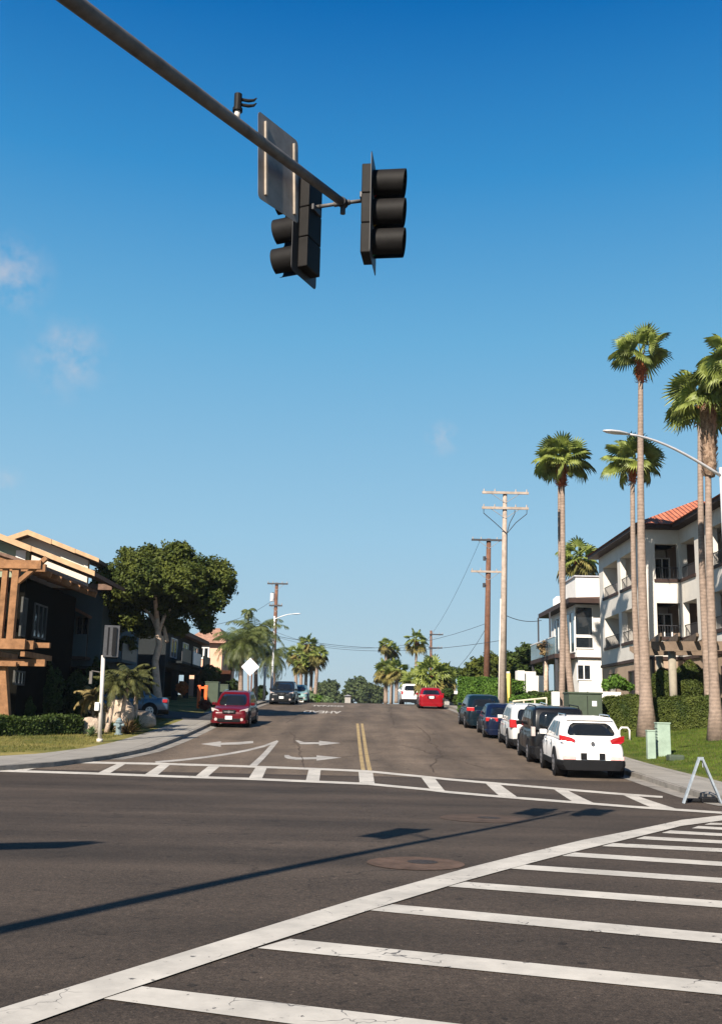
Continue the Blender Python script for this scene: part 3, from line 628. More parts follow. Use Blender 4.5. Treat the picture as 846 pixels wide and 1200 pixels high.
# A-frame barricade
pa = gp(804, 940); pb = gp(842, 944); c = (pa+pb)/2; t = thing('barricade', 'white A-frame barricade at the right kerb ramp, seen end on', 'barricade', (c.x, c.y, G(c.y)))
sp = (pb-pa).length/2; hh = at(822, 889, c.y).z-G(c.y)
for yy in (-.0, .5):
    xo = yy*.34; f = MB().beam((-sp+xo, yy, 0), (-.03+xo, yy, hh), .035, .085, up=(0, 1, 0)); f.beam((sp+xo, yy, 0), (.03+xo, yy, hh), .035, .085, up=(0, 1, 0)); f.box((xo, yy, hh-.01), (.12, .05, .05))
    f.build('leg_frame', BARR, t)
MB().beam((-.07, .03, hh-.12), (.09, .48, hh-.12), .015, .12).beam((.05, .03, hh-.12), (.21, .48, hh-.12), .015, .12).build('board', BARR, t)
MB().box((sp*.55, .3, .06), (.35, .25, .12)).box((-sp*.2, .35, .04), (.3, .2, .08)).build('sand_bag', PLAS, t, bevel=.03)
# utility cabinets on the lawn edge
for px0, px1, y0, y1, lab, nm in ((769.5, 784.5, 887, 848, 'taller ribbed pale green cabinet at the lawn edge', 0), (758, 767.5, 888, 857, 'narrow pale green post box left of the ribbed cabinet', 1)):
    q = gp((px0+px1)/2, y0, .2); Y = q.y; a = at(px0, y0, Y); b = at(px1, y0, Y); hh = at(px0, y1, Y).z-q.z; w = (b-a).length
    lz = lot(q.x, Y); t = thing('utility_cabinet', lab, 'utility cabinet', (q.x, Y, lz), group='pale green utility cabinets on the lawn'); hh += q.z-lz
    MB().box((0, 0, hh/2-.03), (w, w*.8, hh+.06)).build('body', UTP, t, bevel=.02)
    if nm == 0:
        rb = MB()
        for k in range(9): rb.box((-w/2-.005, 0, hh*.12+k*hh*.095), (.03, w*.7, .035))
        rb.build('vent_ribs', UTP, t)
    MB().box((0, 0, hh+.02), (w*1.08, w*.9, .05)).build('lid', UTP, t, bevel=.015)
q = col(789, 33.0); o = MB().box((0, 0, .06), (.5, .4, .22)).build('valve_cover', UTG, None, bevel=.05); o.location = q; tag(o, 'low dark green valve cover right of the ribbed cabinet', 'valve box')
# big green transformer box
a = col(667, 44); b = col(706, 44); t = thing('transformer_box', 'large dark green transformer box behind the dark boxy van', 'transformer', ((a.x+b.x)/2, 44.6, a.z))
w = b.x-a.x; hh = at(690, 813, 44).z-a.z
MB().box((0, 0, hh/2), (w, 1.2, hh)).build('body', UTG, t, bevel=.03); MB().box((0, 0, hh+.03), (w*1.04, 1.3, .08)).build('lid', UTG, t, bevel=.02)
MB().box((w*.05, -.606, hh/2), (.02, .015, hh*.9)).build('door_seam', PLAS, t); MB().box((w*.26, -.61, hh*.78), (.2, .012, .22)).build('notice', PLATE, t); MB().box((w*.2, -.61, hh*.32), (.4, .012, .14)).build('notice', PLATE, t)
# white pipe hoop and yellow guard
q = col(731, 41); t = MB().tube([(-.2, 0, 0), (-.2, 0, .42), (-.12, 0, .52), (.12, 0, .52), (.2, 0, .42), (.2, 0, 0)], .04, 10).build('pipe_hoop', FRW, None, smooth=True); t.location = q; tag(t, 'white upside-down U pipe on the lawn right of the white car', 'pipe')
q = col(598, 59); hh = at(597, 789, 59).z-q.z; t = MB().tube([(0, 0, 0), (-.08, 0, hh)], .14, 10).build('guard_post', YEL, None, smooth=True); t.location = q; tag(t, 'tall yellow guard tube just right of the pale utility pole', 'post')
# hand rail in front of the white house
t = thing('hand_rail', 'pale low hand rail behind the silver and dark parked cars', 'railing', col(606, 50)); r = MB(); o = t.location
A = at(601, 822, 50)-o; B = at(640, 818, 48)-o; r.tube([A, B], .045, 8); t2 = MB()
for s in (0, .33, .66, 1): P = A.lerp(B, s); t2.tube([P, (P.x, P.y, -.1)], .035, 8)
r.build('rail', mat('cream_rail', (.62, .56, .42), .6), t); t2.build('post', mat('cream_rail', (.62, .56, .42)), t)
# hydrant
p = gp(139, 861.5, .13); p.z = lot(p.x, p.y); t = thing('fire_hydrant', 'small grey-blue fire hydrant on the left corner', 'hydrant', p)
MB().tube([(0, 0, 0), (0, 0, .04), (0, 0, .05), (0, 0, .45), (0, 0, .47), (0, 0, .52)], [.17, .17, .11, .11, .15, .15], 14).build('barrel', HYD, t)
MB().tube([(0, 0, .52), (0, 0, .6), (0, 0, .66)], [.13, .1, .03], 12).build('bonnet', HYD, t, smooth=True); MB().tube([(-.2, 0, .38), (.2, 0, .38)], .06, 10).tube([(0, 0, .36), (0, -.2, .36)], .08, 10).build('nozzle', HYD, t)
# boulders
def boulder(px, Y, w, h, label, m=ROCK):
    p = col(px, Y); import bmesh
    bm = bmesh.new(); bmesh.ops.create_icosphere(bm, subdivisions=3, radius=1)
    s = random.random()*50
    from mathutils import noise as NZ
    for v in bm.verts:
        f = 1+.28*NZ.noise(v.co*1.3+Vector((s, s, 0)))+.08*NZ.noise(v.co*4+Vector((s, 0, 0))); v.co = Vector((v.co.x*w*f, v.co.y*w*.8*f, v.co.z*h*f+h*.55))
    me = bpy.data.meshes.new('boulder'); bm.to_mesh(me); bm.free(); me.materials.append(m)
    me.polygons.foreach_set('use_smooth', [True]*len(me.polygons))
    o = bpy.data.objects.new('boulder', me); C.objects.link(o); o.location = p; tag(o, label, 'boulder', 'boulders on the left corner')
boulder(106, 40, .42, .42, 'small pale boulder just left of the signal post')
boulder(135, 43, .75, .85, 'largest tan boulder behind the spiky plants')
boulder(162, 45, .8, .45, 'low shaded boulder between spiky plants and leaning tree trunk')
boulder(84, 40.5, .35, .2, 'flattest stone under the end of the left hedge')
# orange barrier and green boxes by the driveway
p = col(236, 62); hh = at(236, 803, 62).z-p.z; t = thing('orange_barrier', 'bright orange upright barrier beside the shaded driveway', 'barrier', p)
for x in (-.22, .2): MB().box((x, 0, hh/2), (.2, .12, hh)).build('panel', ORG, t, bevel=.02)
MB().box((0, .02, hh*.9), (.3, .06, .12)).build('crossbar', ORG, t)
for px, Y, w, h_, lab in ((247.5, 66, .85, 1.42, 'left and larger of two green bins beside the orange barrier'), (261, 67.5, .6, 1.15, 'right and smaller of two green bins beside the orange barrier')):
    p = col(px, Y); t = thing('green_box', lab, 'utility box', p, group='green boxes by the driveway'); hh = at(px, 800 if w > .7 else 803, Y).z-p.z
    MB().box((0, 0, hh/2), (w, w, hh)).build('body', UTG, t, bevel=.02); MB().box((0, 0, hh+.03), (w*1.05, w*1.05, .07)).build('lid', UTG, t, bevel=.01)
# ================================================================== VEHICLES
def slope(y): return math.atan((G(y+1.5)-G(y-1.5))/3)
def car(name, label, X, Yend, rz, paint_m, S, cat='car', group=None):
    L, Wd, H = S['L'], S['W'], S['H']; hw = Wd/2; belt = S['belt']; hood = S.get('hood', belt-.08); nose = S.get('nose', hood-.18); deck = S.get('deck')
    fwd = 1 if abs(rz) < 1.5 else -1
    hd = Vector((-math.sin(rz), math.cos(rz), 0)); ctr = Vector((X, Yend, 0))+hd*(L/2)*fwd
    z = G(ctr.y)+.01; sl = slope(ctr.y)
    t = thing(name, label, cat, (ctr.x, ctr.y, z), 0, group); t.rotation_euler = (sl*fwd, 0, rz)
    rb, rt, ft, fb = S['cab']; cl = S.get('clear', .22); rear = deck or belt
    sta = [(-L/2, rear-.22, .80, cl+.10), (-L/2+.03, rear-.05, .86, cl+.02), (-L/2+.22, rear, .95, cl), (-L*.30, rear if deck else belt, 1, cl), (rb+.15 if deck else -L*.12, belt, 1, cl), (0.05*L, belt, 1, cl),
           (fb-.05, hood+.03, 1, cl), (L*.33, hood-.02, .99, cl), (L/2-.32, nose+.07, .95, cl), (L/2-.06, nose-.04, .86, cl+.02), (L/2, nose-.2, .78, cl+.08)]
    sta.sort(key=lambda a: a[0]); rings = []
    for y, zt, wf, zb in sta:
        w = hw*wf; zm = zb+(zt-zb)*.55
        half = [(w*.80, zb), (w*.97, zb+.03), (w*1.0, zb+.16), (w*1.015, zm), (w*.965, zt-.20), (w*.915, zt-.05), (w*.82, zt)]
        rings.append([(x, y, zz) for x, zz in half]+[(-x, y, zz) for x, zz in reversed(half)])
    MB().loft(rings).build('body', paint_m, t, smooth=True, sub=2)
    # cabin
    zc = H-.10; wt = S.get('rw', .80); lv = []
    def lerp(a, b, s): return a+(b-a)*s
    b0 = belt-.06
    def ring_(y0, y1, w, z_, c=.10): return [(w, y0+c, z_), (w, y1-c, z_), (w-c, y1, z_), (-w+c, y1, z_), (-w, y1-c, z_), (-w, y0+c, z_), (-w+c, y0, z_), (w-c, y0, z_)]
    lv = [ring_(rb, fb, hw*.925, b0), ring_(lerp(rb, rt, .5), lerp(fb, ft, .5), hw*(.925+wt)/2*1.015, lerp(b0, zc, .5)), ring_(rt, ft, hw*wt, zc), ring_(rt+.07, ft-.09, hw*wt-.08, H-.03), ring_(rt+.3, ft-.35, hw*wt-.28, H, .05)]
    MB().loft(lv).build('cabin', paint_m, t, bevel=.025, smooth=True)
    def face(side, u0, u1, v0, v1, off=.006, inset=(0, 0)):
        # side: 'r','f' ends, 'L','R' sides ; u across, v up, on the cabin's lofted face
        def pt(u, v):
            vv = v*2; i = 0 if vv <= 1 else 1; s = vv-i
            A, B = lv[i], lv[i+1]
            if side == 'r': a, b = 6, 7
            elif side == 'f': a, b = 3, 2
            elif side == 'L': a, b = 5, 4
            else: a, b = 0, 1
            p = [Vector(A[a]).lerp(Vector(A[b]), u), Vector(B[a]).lerp(Vector(B[b]), u)]
            return p[0].lerp(p[1], s)
        n = {'r': Vector((0, -1, .45)), 'f': Vector((0, 1, .8)), 'L': Vector((-1, 0, .22)), 'R': Vector((1, 0, .22))}[side].normalized()
        vs = []; 
        NR = 7
        for j_ in range(NR):
            q = j_/(NR-1); v = v0+(v1-v0)*q; cu_ = .07*abs(2*q-1)**5*(u1-u0)
            for k in range(5):
                u = lerp(u0+inset[0]*q+cu_, u1-inset[1]*q-cu_, k/4); vs.append(pt(u, v)+n*(off))
        m_ = MB().add(vs, [(j*5+k, j*5+k+1, j*5+5+k+1, j*5+5+k) for j in range(NR-1) for k in range(4)])
        m_.add([Vector(v)-n*.03 for v in vs], [])
        return m_
    f = S.get('rg', (.06, .94, .12, .88)); face('r', *f, inset=S.get('rin', (.02, .02))).build('rear_window', CGL, t, smooth=True, solid=.004)
    face('f', .03, .97, .10, .93).build('windscreen', CGL, t, smooth=True, solid=.004)
    sw = S.get('sw', [(.10, .33), (.36, .62), (.65, .93)])
    for sd in 'LR':
        for i, (a, b) in enumerate(sw):
            first = i == 0; last = i == len(sw)-1
            face(sd, a, b, .16, .88, inset=(.06 if first else 0, .10 if last else 0)).build('side_window', CGL, t, solid=.004)
    # lower cladding and bumpers
    bm_ = S.get('trim', PLAS); tr = MB()
    for sg in (-1, 1): MB().box((sg*hw*.975, 0, cl+.10), (.07, L*.40, .17)).build('sill', bm_, t, bevel=.02)
    hb = S.get('bumper', .46); rl = []
    for y, wf in ((-L/2-.025, .66), (-L/2-.01, .86), (-L/2+.10, .955), (-L/2+.30, 1.0), (-L/2+.5, 1.008)): rl.append([(hw*wf*.9, y, cl-.06), (hw*wf, y, cl+.08), (hw*wf, y, hb-.03), (hw*wf*.9, y, hb), (-hw*wf*.9, y, hb), (-hw*wf, y, hb-.03), (-hw*wf, y, cl+.08), (-hw*wf*.9, y, cl-.06)])
    MB().loft(rl).build('rear_bumper', S.get('bumper_mat', bm_), t, bevel=.03)
    rl = []
    for y, wf in ((L/2+.02, .74), (L/2, .88), (L/2-.16, .98), (L/2-.28, 1.0)): rl.append([(hw*wf, y, cl-.02), (hw*wf, y, hb-.06), (-hw*wf, y, hb-.06), (-hw*wf, y, cl-.02)])
    MB().loft(rl).build('front_bumper', S.get('fb_mat', bm_), t, bevel=.03)
    r = S.get('r', .34)
    for yy in (-L*.295, L*.315):
        for sg in (-1, 1):
            MB().tube([(sg*(hw-.32), yy, r+.02), (sg*(hw+.012), yy, r+.02)], r+.065, 28).build('wheel_arch', PLAS, t)
            w = MB().tube([(sg*(hw-.21), yy, r), (sg*(hw-.19), yy, r), (sg*(hw+.005), yy, r), (sg*(hw+.026), yy, r)], [r-.03, r, r, r-.03], 28).build('wheel', RUB, t)
            rm = MB()
            rm.tube([(sg*(hw+.02), yy, r), (sg*(hw+.030), yy, r)], [r*.62, r*.60], 24)
            rm.build('rim', S.get('rim', RIM), w)
            sp = MB()
            for k in range(5):
                a = k*2*math.pi/5+.3; sp.box((sg*(hw+.032), yy+math.cos(a+.63)*r*.36, r+math.sin(a+.63)*r*.36), (.006, r*.15, r*.2), rx=a)
            sp.build('rim_gap', RUB, w)
    for sg in (-1, 1):
        MB().loft([[(sg*(hw*.93+q), y, belt+.05+zz) for y, zz in ((fb-.55, -.07), (fb-.42, -.07), (fb-.40, .07), (fb-.55, .07))] for q in (0, .20)]).build('mirror', S.get('mir', paint_m), t, bevel=.02)
    for (x, zc_, w, h, kind) in S.get('rl', []):
        for sg in (-1, 1):
            m_ = MB()
            if kind == 'wedge':      # sweeps outward and wraps the corner
                P = [(hw*x-w*.55, zc_-.01), (hw*x-w*.45, zc_-h*.45), (hw*x+w*.10, zc_-h*.5), (hw*x+w*.34, zc_-h*.2), (hw*x+w*.36, zc_+h*.5), (hw*x+w*.1, zc_+h*.42), (hw*x-w*.3, zc_+h*.22)]
                m_.loft([[(sg*px_, -L/2-.012+max(0, px_-hw*.72)*.55, pz) for px_, pz in P], [(sg*(px_*1.0), -L/2+.22, pz) for px_, pz in P]])
            else: m_.loft([[(sg*(hw*x+a*w/2), -L/2-.01+(max(0, hw*x+a*w/2-hw*.75))*.5+(0.0), zc_+b*h/2) for a, b in ((-1, -1), (1, -1), (1, 1), (-1, 1))], [(sg*(hw*x+a*w/2), -L/2+.3, zc_+b*h/2) for a, b in ((-1, -1), (1, -1), (1, 1), (-1, 1))]])
            m_.build('tail_lamp', TLW if kind == 'clear' else TLR, t, bevel=.015)
    for (x, zc_, w, h) in S.get('hl', []):
        for sg in (-1, 1):
            P = [(hw*x-w/2, zc_-h*.35), (hw*x+w*.4, zc_-h*.3), (hw*x+w*.5, zc_+h*.5), (hw*x-w*.4, zc_+h*.1)]
            MB().loft([[(sg*a, L/2-.02-max(0, a-hw*.45)*.55, b) for a, b in P], [(sg*a, L/2-.45, b) for a, b in P]]).build('headlight', TLW, t, bevel=.02)
    if S.get('hl'):
        x, gz, gw, gh = S['grille']; g = MB().box((0, L/2-.03, gz), (gw, .10, gh)).build('grille', PLAS, t, bevel=.03)
        MB().box((0, L/2+.022, gz), (gw*.72, .02, gh*.22)).tube([(0, L/2+.02, gz), (0, L/2+.04, gz)], gh*.32, 16).build('emblem_bar', CHR, t)
        MB().box((0, L/2+.0, cl+.12), (Wd*.6, .12, .16)).build('air_intake', PLAS, t, bevel=.02)
        for sg in (-1, 1): MB().tube([(sg*hw*.68, L/2-.08, cl+.16), (sg*hw*.68, L/2+.025, cl+.16)], .07, 14).build('fog_lamp', TLW, t)
        MB().box((0, L/2+.065, gz-.26), (.32, .012, .16)).build('licence_plate', PLATE, t)
    if S.get('rp'):
        x, pz, rw_, rh_ = S['rp']; MB().box((0, -L/2-.012, pz), (rw_, .03, rh_)).build('plate_recess', PLAS, t, bevel=.02); MB().box((0, -L/2-.034, pz), (.33, .012, .17)).build('licence_plate', PLATE, t)
    if S.get('rails'):
        for sg in (-1, 1): MB().tube([(sg*(hw*wt-.1), rt+.15, H-.03), (sg*(hw*wt-.1), rt+.25, H+.035), (sg*(hw*wt-.1), ft-.4, H+.035), (sg*(hw*wt-.1), ft-.3, H-.03)], .018, 8).build('roof_rail', S['rails'], t)
    if S.get('reflector'):
        for sg in (-1, 1): MB().box((sg*hw*.70, -L/2-.028, hb+.055), (.36, .02, .10)).build('reflector', mat('pinkish_reflector', (.75, .42, .40), .2), t, bevel=.015)
    if S.get('badge'): MB().tube([(0, -L/2-.005, S['badge']), (0, -L/2-.03, S['badge'])], .055, 18).build('badge', CHR, t)
    if S.get('wiper'): 
        q = lv[0][6]; MB().beam((-.05, rb+.02, belt+.03), (.45, rb+.05, belt+.1), .02, .02).build('wiper', PLAS, t)
    if S.get('spoiler'):
        MB().box((0, rt+.02, H-.075), (hw*wt*1.8, .22, .045), rx=.12).build('spoiler', paint_m, t, bevel=.015)
    # door seams, handles, fuel cap
    sm = MB()
    for yy in (rb*.35, 0.02*L+.12, fb-.35):
        for sg in (-1, 1): MB().box((sg*(hw*1.0), yy, (belt+cl)/2+.05), (.016, .012, (belt-cl)*.62)).build('door_seam', PLAS, t)
    hd_ = MB()
    for yy in (rb*.35+.18, .12*L):
        for sg in (-1, 1): MB().box((sg*(hw*1.0), yy, belt-.17), (.05, .17, .03)).build('door_handle', S.get('mir', paint_m), t, bevel=.01)
    return t
def Xat(px, Y): return at(px, 870, Y).x
white = carpaint('white_car_paint', (.80, .78, .76)); black = carpaint('black_car_paint', (.005, .005, .006)); silver = carpaint('silver_white_paint', (.58, .57, .55), .2)
navy = carpaint('navy_car_paint', (.004, .008, .026)); teal = carpaint('dark_teal_paint', (.003, .010, .016)); maroon = carpaint('maroon_paint', (.085, .002, .005)); red = carpaint('bright_red_paint', (.22, .003, .008)); char = carpaint('charcoal_paint', (.010, .012, .015)); pteal = carpaint('pale_teal_paint', (.22, .36, .34), .3)
GR = 'cars parked along the right kerb'; GL = 'cars parked along the left kerb'
w = 1.855
car('parked_car', 'white compact SUV, nearest of the cars at the right kerb', (Xat(657, 27.9)+Xat(731, 27.9))/2, 27.9, -.055, white,
    dict(L=4.44, W=1.855, H=1.64, belt=1.07, hood=1.03, nose=.86, cab=(-2.12, -1.66, .35, 1.25), r=.36, rw=.76, clear=.27, bumper=.49, rl=[(.77, 1.03, .46, .22, 'wedge')], rp=(0, .59, .66, .17),
         rails=CHR, reflector=1, badge=.93, rg=(.03, .97, .22, .86), rin=(.05, .05), sw=[(.12, .30), (.34, .60), (.63, .93)], spoiler=1), group=GR)
car('parked_van', 'black boxy van with clear rear lamps behind the white compact SUV', Xat(621.5, 33.1)+.92, 33.1, -.045, black,
    dict(L=4.3, W=1.815, H=1.80, belt=1.12, hood=1.05, nose=.85, cab=(-2.13, -1.95, .45, 1.35), r=.34, rw=.88, bumper=.55, rl=[(.90, 1.02, .12, .30, 'clear')], rp=(0, .70, .5, .2), rails=PLAS, rg=(.06, .94, .1, .9)), cat='van', group=GR)
car('parked_car', 'silver-white wagon with red lamps, third car at the right kerb', Xat(597, 38.8)+.9, 38.8, -.035, silver,
    dict(L=4.6, W=1.79, H=1.68, belt=1.04, hood=.98, nose=.8, cab=(-2.2, -1.8, .4, 1.3), r=.34, rw=.80, bumper=.42, rl=[(.84, .98, .26, .30, 'box')], rp=(0, .68, .5, .2), rails=CHR, rg=(.08, .92, .2, .88)), group=GR)
car('parked_car', 'navy blue sedan with bright sun glints, between silver wagon and dark teal SUV', Xat(569, 44.3)+.88, 44.3, -.03, navy,
    dict(L=4.6, W=1.78, H=1.44, belt=.93, hood=.90, nose=.72, deck=1.0, cab=(-1.75, -.95, .35, 1.2), r=.32, rw=.76, bumper=.40, bumper_mat=navy, fb_mat=navy, rl=[(.68, .82, .52, .16, 'box')], rp=(0, .62, .5, .2), sw=[(.16, .48), (.51, .90)]), group=GR)
car('parked_car', 'dark teal SUV, farthest of the five cars parked close together at right', Xat(547, 50.2)+.92, 50.2, -.0, teal,
    dict(L=4.6, W=1.85, H=1.62, belt=1.02, hood=.97, nose=.8, cab=(-2.1, -1.5, .35, 1.3), r=.35, rw=.78, bumper=.44, bumper_mat=teal, rl=[(.80, .95, .36, .18, 'box')], rp=(0, .66, .5, .2), rg=(.08, .92, .2, .88)), group=GR)
car('parked_car', 'bright red sedan parked near the crest at the right kerb', (Xat(491.5, 72)+Xat(519, 72))/2, 72, -.03, red,
    dict(L=4.6, W=1.80, H=1.45, belt=.93, hood=.90, nose=.72, deck=1.02, cab=(-1.75, -.95, .35, 1.2), r=.33, rw=.76, bumper=.40, bumper_mat=red, fb_mat=red, rl=[(.72, .86, .42, .2, 'box')], rp=(0, .80, .5, .2), sw=[(.16, .48), (.51, .90)]), group=GR)
car('parked_car', 'white SUV just beyond the bright red sedan at the crest', (Xat(471, 88)+Xat(494, 88))/2, 88, 0, white,
    dict(L=4.9, W=1.92, H=1.75, belt=1.15, hood=1.0, nose=.8, cab=(-2.3, -2.0, .4, 1.4), r=.37, rw=.84, bumper=.45, rl=[(.90, .98, .14, .25, 'box')], rg=(.05, .95, .1, .9)), group=GR)
car('parked_car', 'maroon hatchback facing the camera at the left kerb', (Xat(245, 47.6)+Xat(289, 47.6))/2, 47.6, math.pi-.02, maroon,
    dict(L=4.45, W=1.78, H=1.60, belt=.98, hood=.97, nose=.82, cab=(-2.1, -1.6, .3, 1.25), r=.34, rw=.78, bumper=.40, bumper_mat=maroon, fb_mat=maroon, hl=[(.76, .78, .42, .22)], grille=(0, .72, .62, .18), rails=CHR), group=GL)
car('parked_car', 'dark charcoal SUV facing the camera by the diamond sign', (Xat(315, 74)+Xat(341, 74))/2, 74, math.pi-.02, char,
    dict(L=4.6, W=1.82, H=1.68, belt=1.04, hood=1.02, nose=.88, cab=(-2.1, -1.7, .3, 1.3), r=.35, rw=.80, bumper=.42, bumper_mat=char, fb_mat=char, hl=[(.76, .84, .36, .20)], grille=(0, .78, .6, .2)), group=GL)
car('parked_car', 'pale teal sedan half hidden behind the dark charcoal SUV', Xat(346, 82.5), 82.5, math.pi, pteal,
    dict(L=4.5, W=1.75, H=1.45, belt=.93, hood=.9, nose=.75, deck=1.0, cab=(-1.75, -.95, .35, 1.2), r=.32, rw=.76, bumper=.4, bumper_mat=pteal, fb_mat=pteal, hl=[(.76, .75, .36, .16)], grille=(0, .66, .6, .14), sw=[(.16, .48), (.51, .90)]), group=GL)
c_ = car('parked_car', 'blue car in the shade behind the spiky plants, left corner', 0, 60, math.pi/2, mat('shaded_blue_paint', (.05, .09, .14), .3, coat=.5),
    dict(L=4.4, W=1.78, H=1.48, belt=.93, hood=.9, nose=.75, deck=1.0, cab=(-1.75, -.95, .35, 1.2), r=.32, rw=.76, bumper=.4, sw=[(.16, .48), (.51, .90)], rl=[(.76, .8, .36, .16, 'box')]))
q = col(143, 50); c_.location = q; c_.rotation_euler = (0, 0, math.pi/2+.2)
# ================================================================== BUILDINGS
def onX(px, X, py=750): d = ray(px, py); return d.y/d.x*X       # distance at which this column meets the plane x = X
def win(root, o, u, w, h, m=FRW, cols=2, rows=1, fw=.07, glass=GLASS, n=None, name='window', depth=.06):
    o = Vector(o); u = Vector(u).normalized(); n = Vector(n) if n else Vector((u.y, -u.x, 0)); up = Vector((0, 0, 1)); f = MB()
    def bar(a, b, c, d):    # local rect a..b across, c..d up
        P = [o+u*x+up*z for x, z in ((a, c), (b, c), (b, d), (a, d))]; f.prism(P, n*(-.02), n*depth)
    bar(0, fw, 0, h); bar(w-fw, w, 0, h); bar(fw, w-fw, 0, fw); bar(fw, w-fw, h-fw, h)
    for k in range(1, cols): bar(w*k/cols-fw/2, w*k/cols+fw/2, fw, h-fw)
    for k in range(1, rows):
        for c in range(cols): bar(w*c/cols+fw/2+.002, w*(c+1)/cols-fw/2-.002, h*k/rows-fw/2, h*k/rows+fw/2)
    l = root.location; f.v = [tuple(Vector(v)-l) for v in f.v]; fo = f.build(name, m, root)
    g = MB(); P = [o+u*x+up*z-l for x, z in ((fw*.5, fw*.5), (w-fw*.5, fw*.5), (w-fw*.5, h-fw*.5), (fw*.5, h-fw*.5))]; g.prism(P, n*.012, n*.02); g.build('pane', glass, fo)
    return fo
def hip(x0, x1, y0, y1, z, s):
    w = min(x1-x0, y1-y0)/2; h = w*s
    if x1-x0 < y1-y0: r = [((x0+x1)/2, y0+w, z+h), ((x0+x1)/2, y1-w, z+h)]; f = [(0, 1, 4), (1, 2, 5, 4), (2, 3, 5), (3, 0, 4, 5), (3, 2, 1, 0)]
    else: r = [(x0+w, y0+w, z+h), (x1-w, y0+w, z+h)]; f = [(0, 1, 5, 4), (1, 2, 5), (2, 3, 4, 5), (3, 0, 4), (3, 2, 1, 0)]
    return MB().add([(x0, y0, z), (x1, y0, z), (x1, y1, z), (x0, y1, z)]+r, f)
# ---- the balcony building on the right
XA, YB, XC, YA, YC = 14.7, 51.0, 16.5, onX(703.5, 14.7), 34.0
zt3, zb3, zt2, zb2 = at(770, 637.5, YB).z, at(770, 679, YB).z, at(770, 706.5, YB).z, at(770, 747, YB).z
zbs, ze = at(757, 769, YB).z, at(757, 621, YB).z; zg = lot(XA, YB)-.3; DP = 1.7; TH = .32
apt = thing('balcony_building', 'three-storey cream building with recessed balconies and a terracotta tiled roof', 'building', (XA, YB, zg))
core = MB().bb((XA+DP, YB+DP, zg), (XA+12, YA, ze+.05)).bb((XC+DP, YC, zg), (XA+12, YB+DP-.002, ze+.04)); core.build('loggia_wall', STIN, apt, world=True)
wall = MB(); base = MB(); trim = MB()
def facade(p0, p1, inn, opens, endpad=0):
    p0 = Vector((*p0, 0)); p1 = Vector((*p1, 0)); u = (p1-p0).normalized(); L_ = (p1-p0).length; i_ = Vector((*inn, 0))
    def slab(mb, a, b, z0, z1, d0=0, d1=TH):
        P = [p0+u*a+i_*d0, p0+u*b+i_*d0, p0+u*b+i_*d1, p0+u*a+i_*d1]; mb.prism([(p.x, p.y, z0) for p in P], (0, 0, 0), (0, 0, z1-z0))
    slab(wall, 0, L_, zbs, zb2); slab(wall, 0, L_, zt2, zb3); slab(wall, 0, L_, zt3, ze+.02)
    for z0, z1 in ((zbs+.01, zb2-.01), (zt2+.01, zb3-.25), (zt3+.01, ze)): slab(wall, .01, L_-.01, z0, z1, TH, DP+.02)     # floors and ceilings of the loggias
    edges = [0]+[e for o in opens for e in o]+[L_]
    for k in range(0, len(edges), 2):
        for z0, z1 in ((zb2, zt2), (zb3, zt3)): slab(wall, edges[k], edges[k+1], z0, z1)
        if edges[k+1]-edges[k] > .05:
            if k and edges[k+1] == L_ and L_-edges[k] < .3: continue
            m_ = edges[k+1]-.1 if k == 0 else (edges[k]+.1 if edges[k+1] == L_ else (edges[k]+edges[k+1])/2)
            for z0, z1 in ((zb2, zt2), (zb3-.25, zt3)): slab(wall, m_-.1, m_+.1, z0, z1, TH, DP+.02)
    for a, b in opens:
        for zb in (zb2, zb3):
            slab(trim, a-.08, b+.08, zb-.13, zb+.02, -.07, TH+.03)
            r = MB(); hh = .62
            rp = MB(); P0 = p0+u*a+i_*.06; P1 = p0+u*b+i_*.06
            for zz in (.05, hh): r.beam(P0+Vector((0, 0, zb+zz)), P1+Vector((0, 0, zb+zz)), .035, .035)
            n = max(2, int((b-a)/.13))
            for k in range(n+1): q = P0.lerp(P1, k/n); r.beam(q+Vector((0, 0, zb+.05)), q+Vector((0, 0, zb+hh)), .016, .016, up=(1, 0, 0))
            r.build('balcony_railing', IRON, apt, world=True)
    slab(base, 0, L_, zg, zbs-.002, .03, .6); slab(trim, -.05, L_+.02, zbs-.16, zbs, -.05, .03)
oy = lambda px: onX(px, XA)-YB; cy = lambda px, X=XC: onX(px, X)-YC
facade((XA, YB), (XA, YA), (1, 0), [(oy(744.5), oy(729)), (oy(725.5), oy(708.5))])
facade((XA+.001, YB-.002), (XC, YB-.002), (0, 1), [(.52, 1.72)])
facade((XC+.002, YC), (XC+.002, YB-.005), (1, 0), [(1, 3.6), (4.6, 7.4), (cy(846), cy(838)-0.0+.0) if False else (8.6, cy(838)), (cy(818), cy(801.5))])
wall.build('wall', STG, apt, world=True); base.build('ground_floor_wall', STT, apt, world=True); trim.build('ledge', FASC, apt, world=True)
# roofs
ov = .55
MB().bb((XA-ov, YB-ov, ze+.02), (XA+12.6, YA+ov, ze+.22)).build('fascia', FASC, apt, world=True); MB().bb((XC-ov, YC-ov, ze+.015), (XA+12.65, YB-ov-.004, ze+.215)).build('fascia', FASC, apt, world=True)
hip(XA-ov-.1, XA+9.3, YB-ov-.1, YA+ov+.1, ze+.223, .48).build('roof', TILE, apt, world=True); hip(XC-ov-.1, XA+12.7, YC-ov, YB-ov+2, ze+.22, .30).build('roof', TILE, apt, world=True)
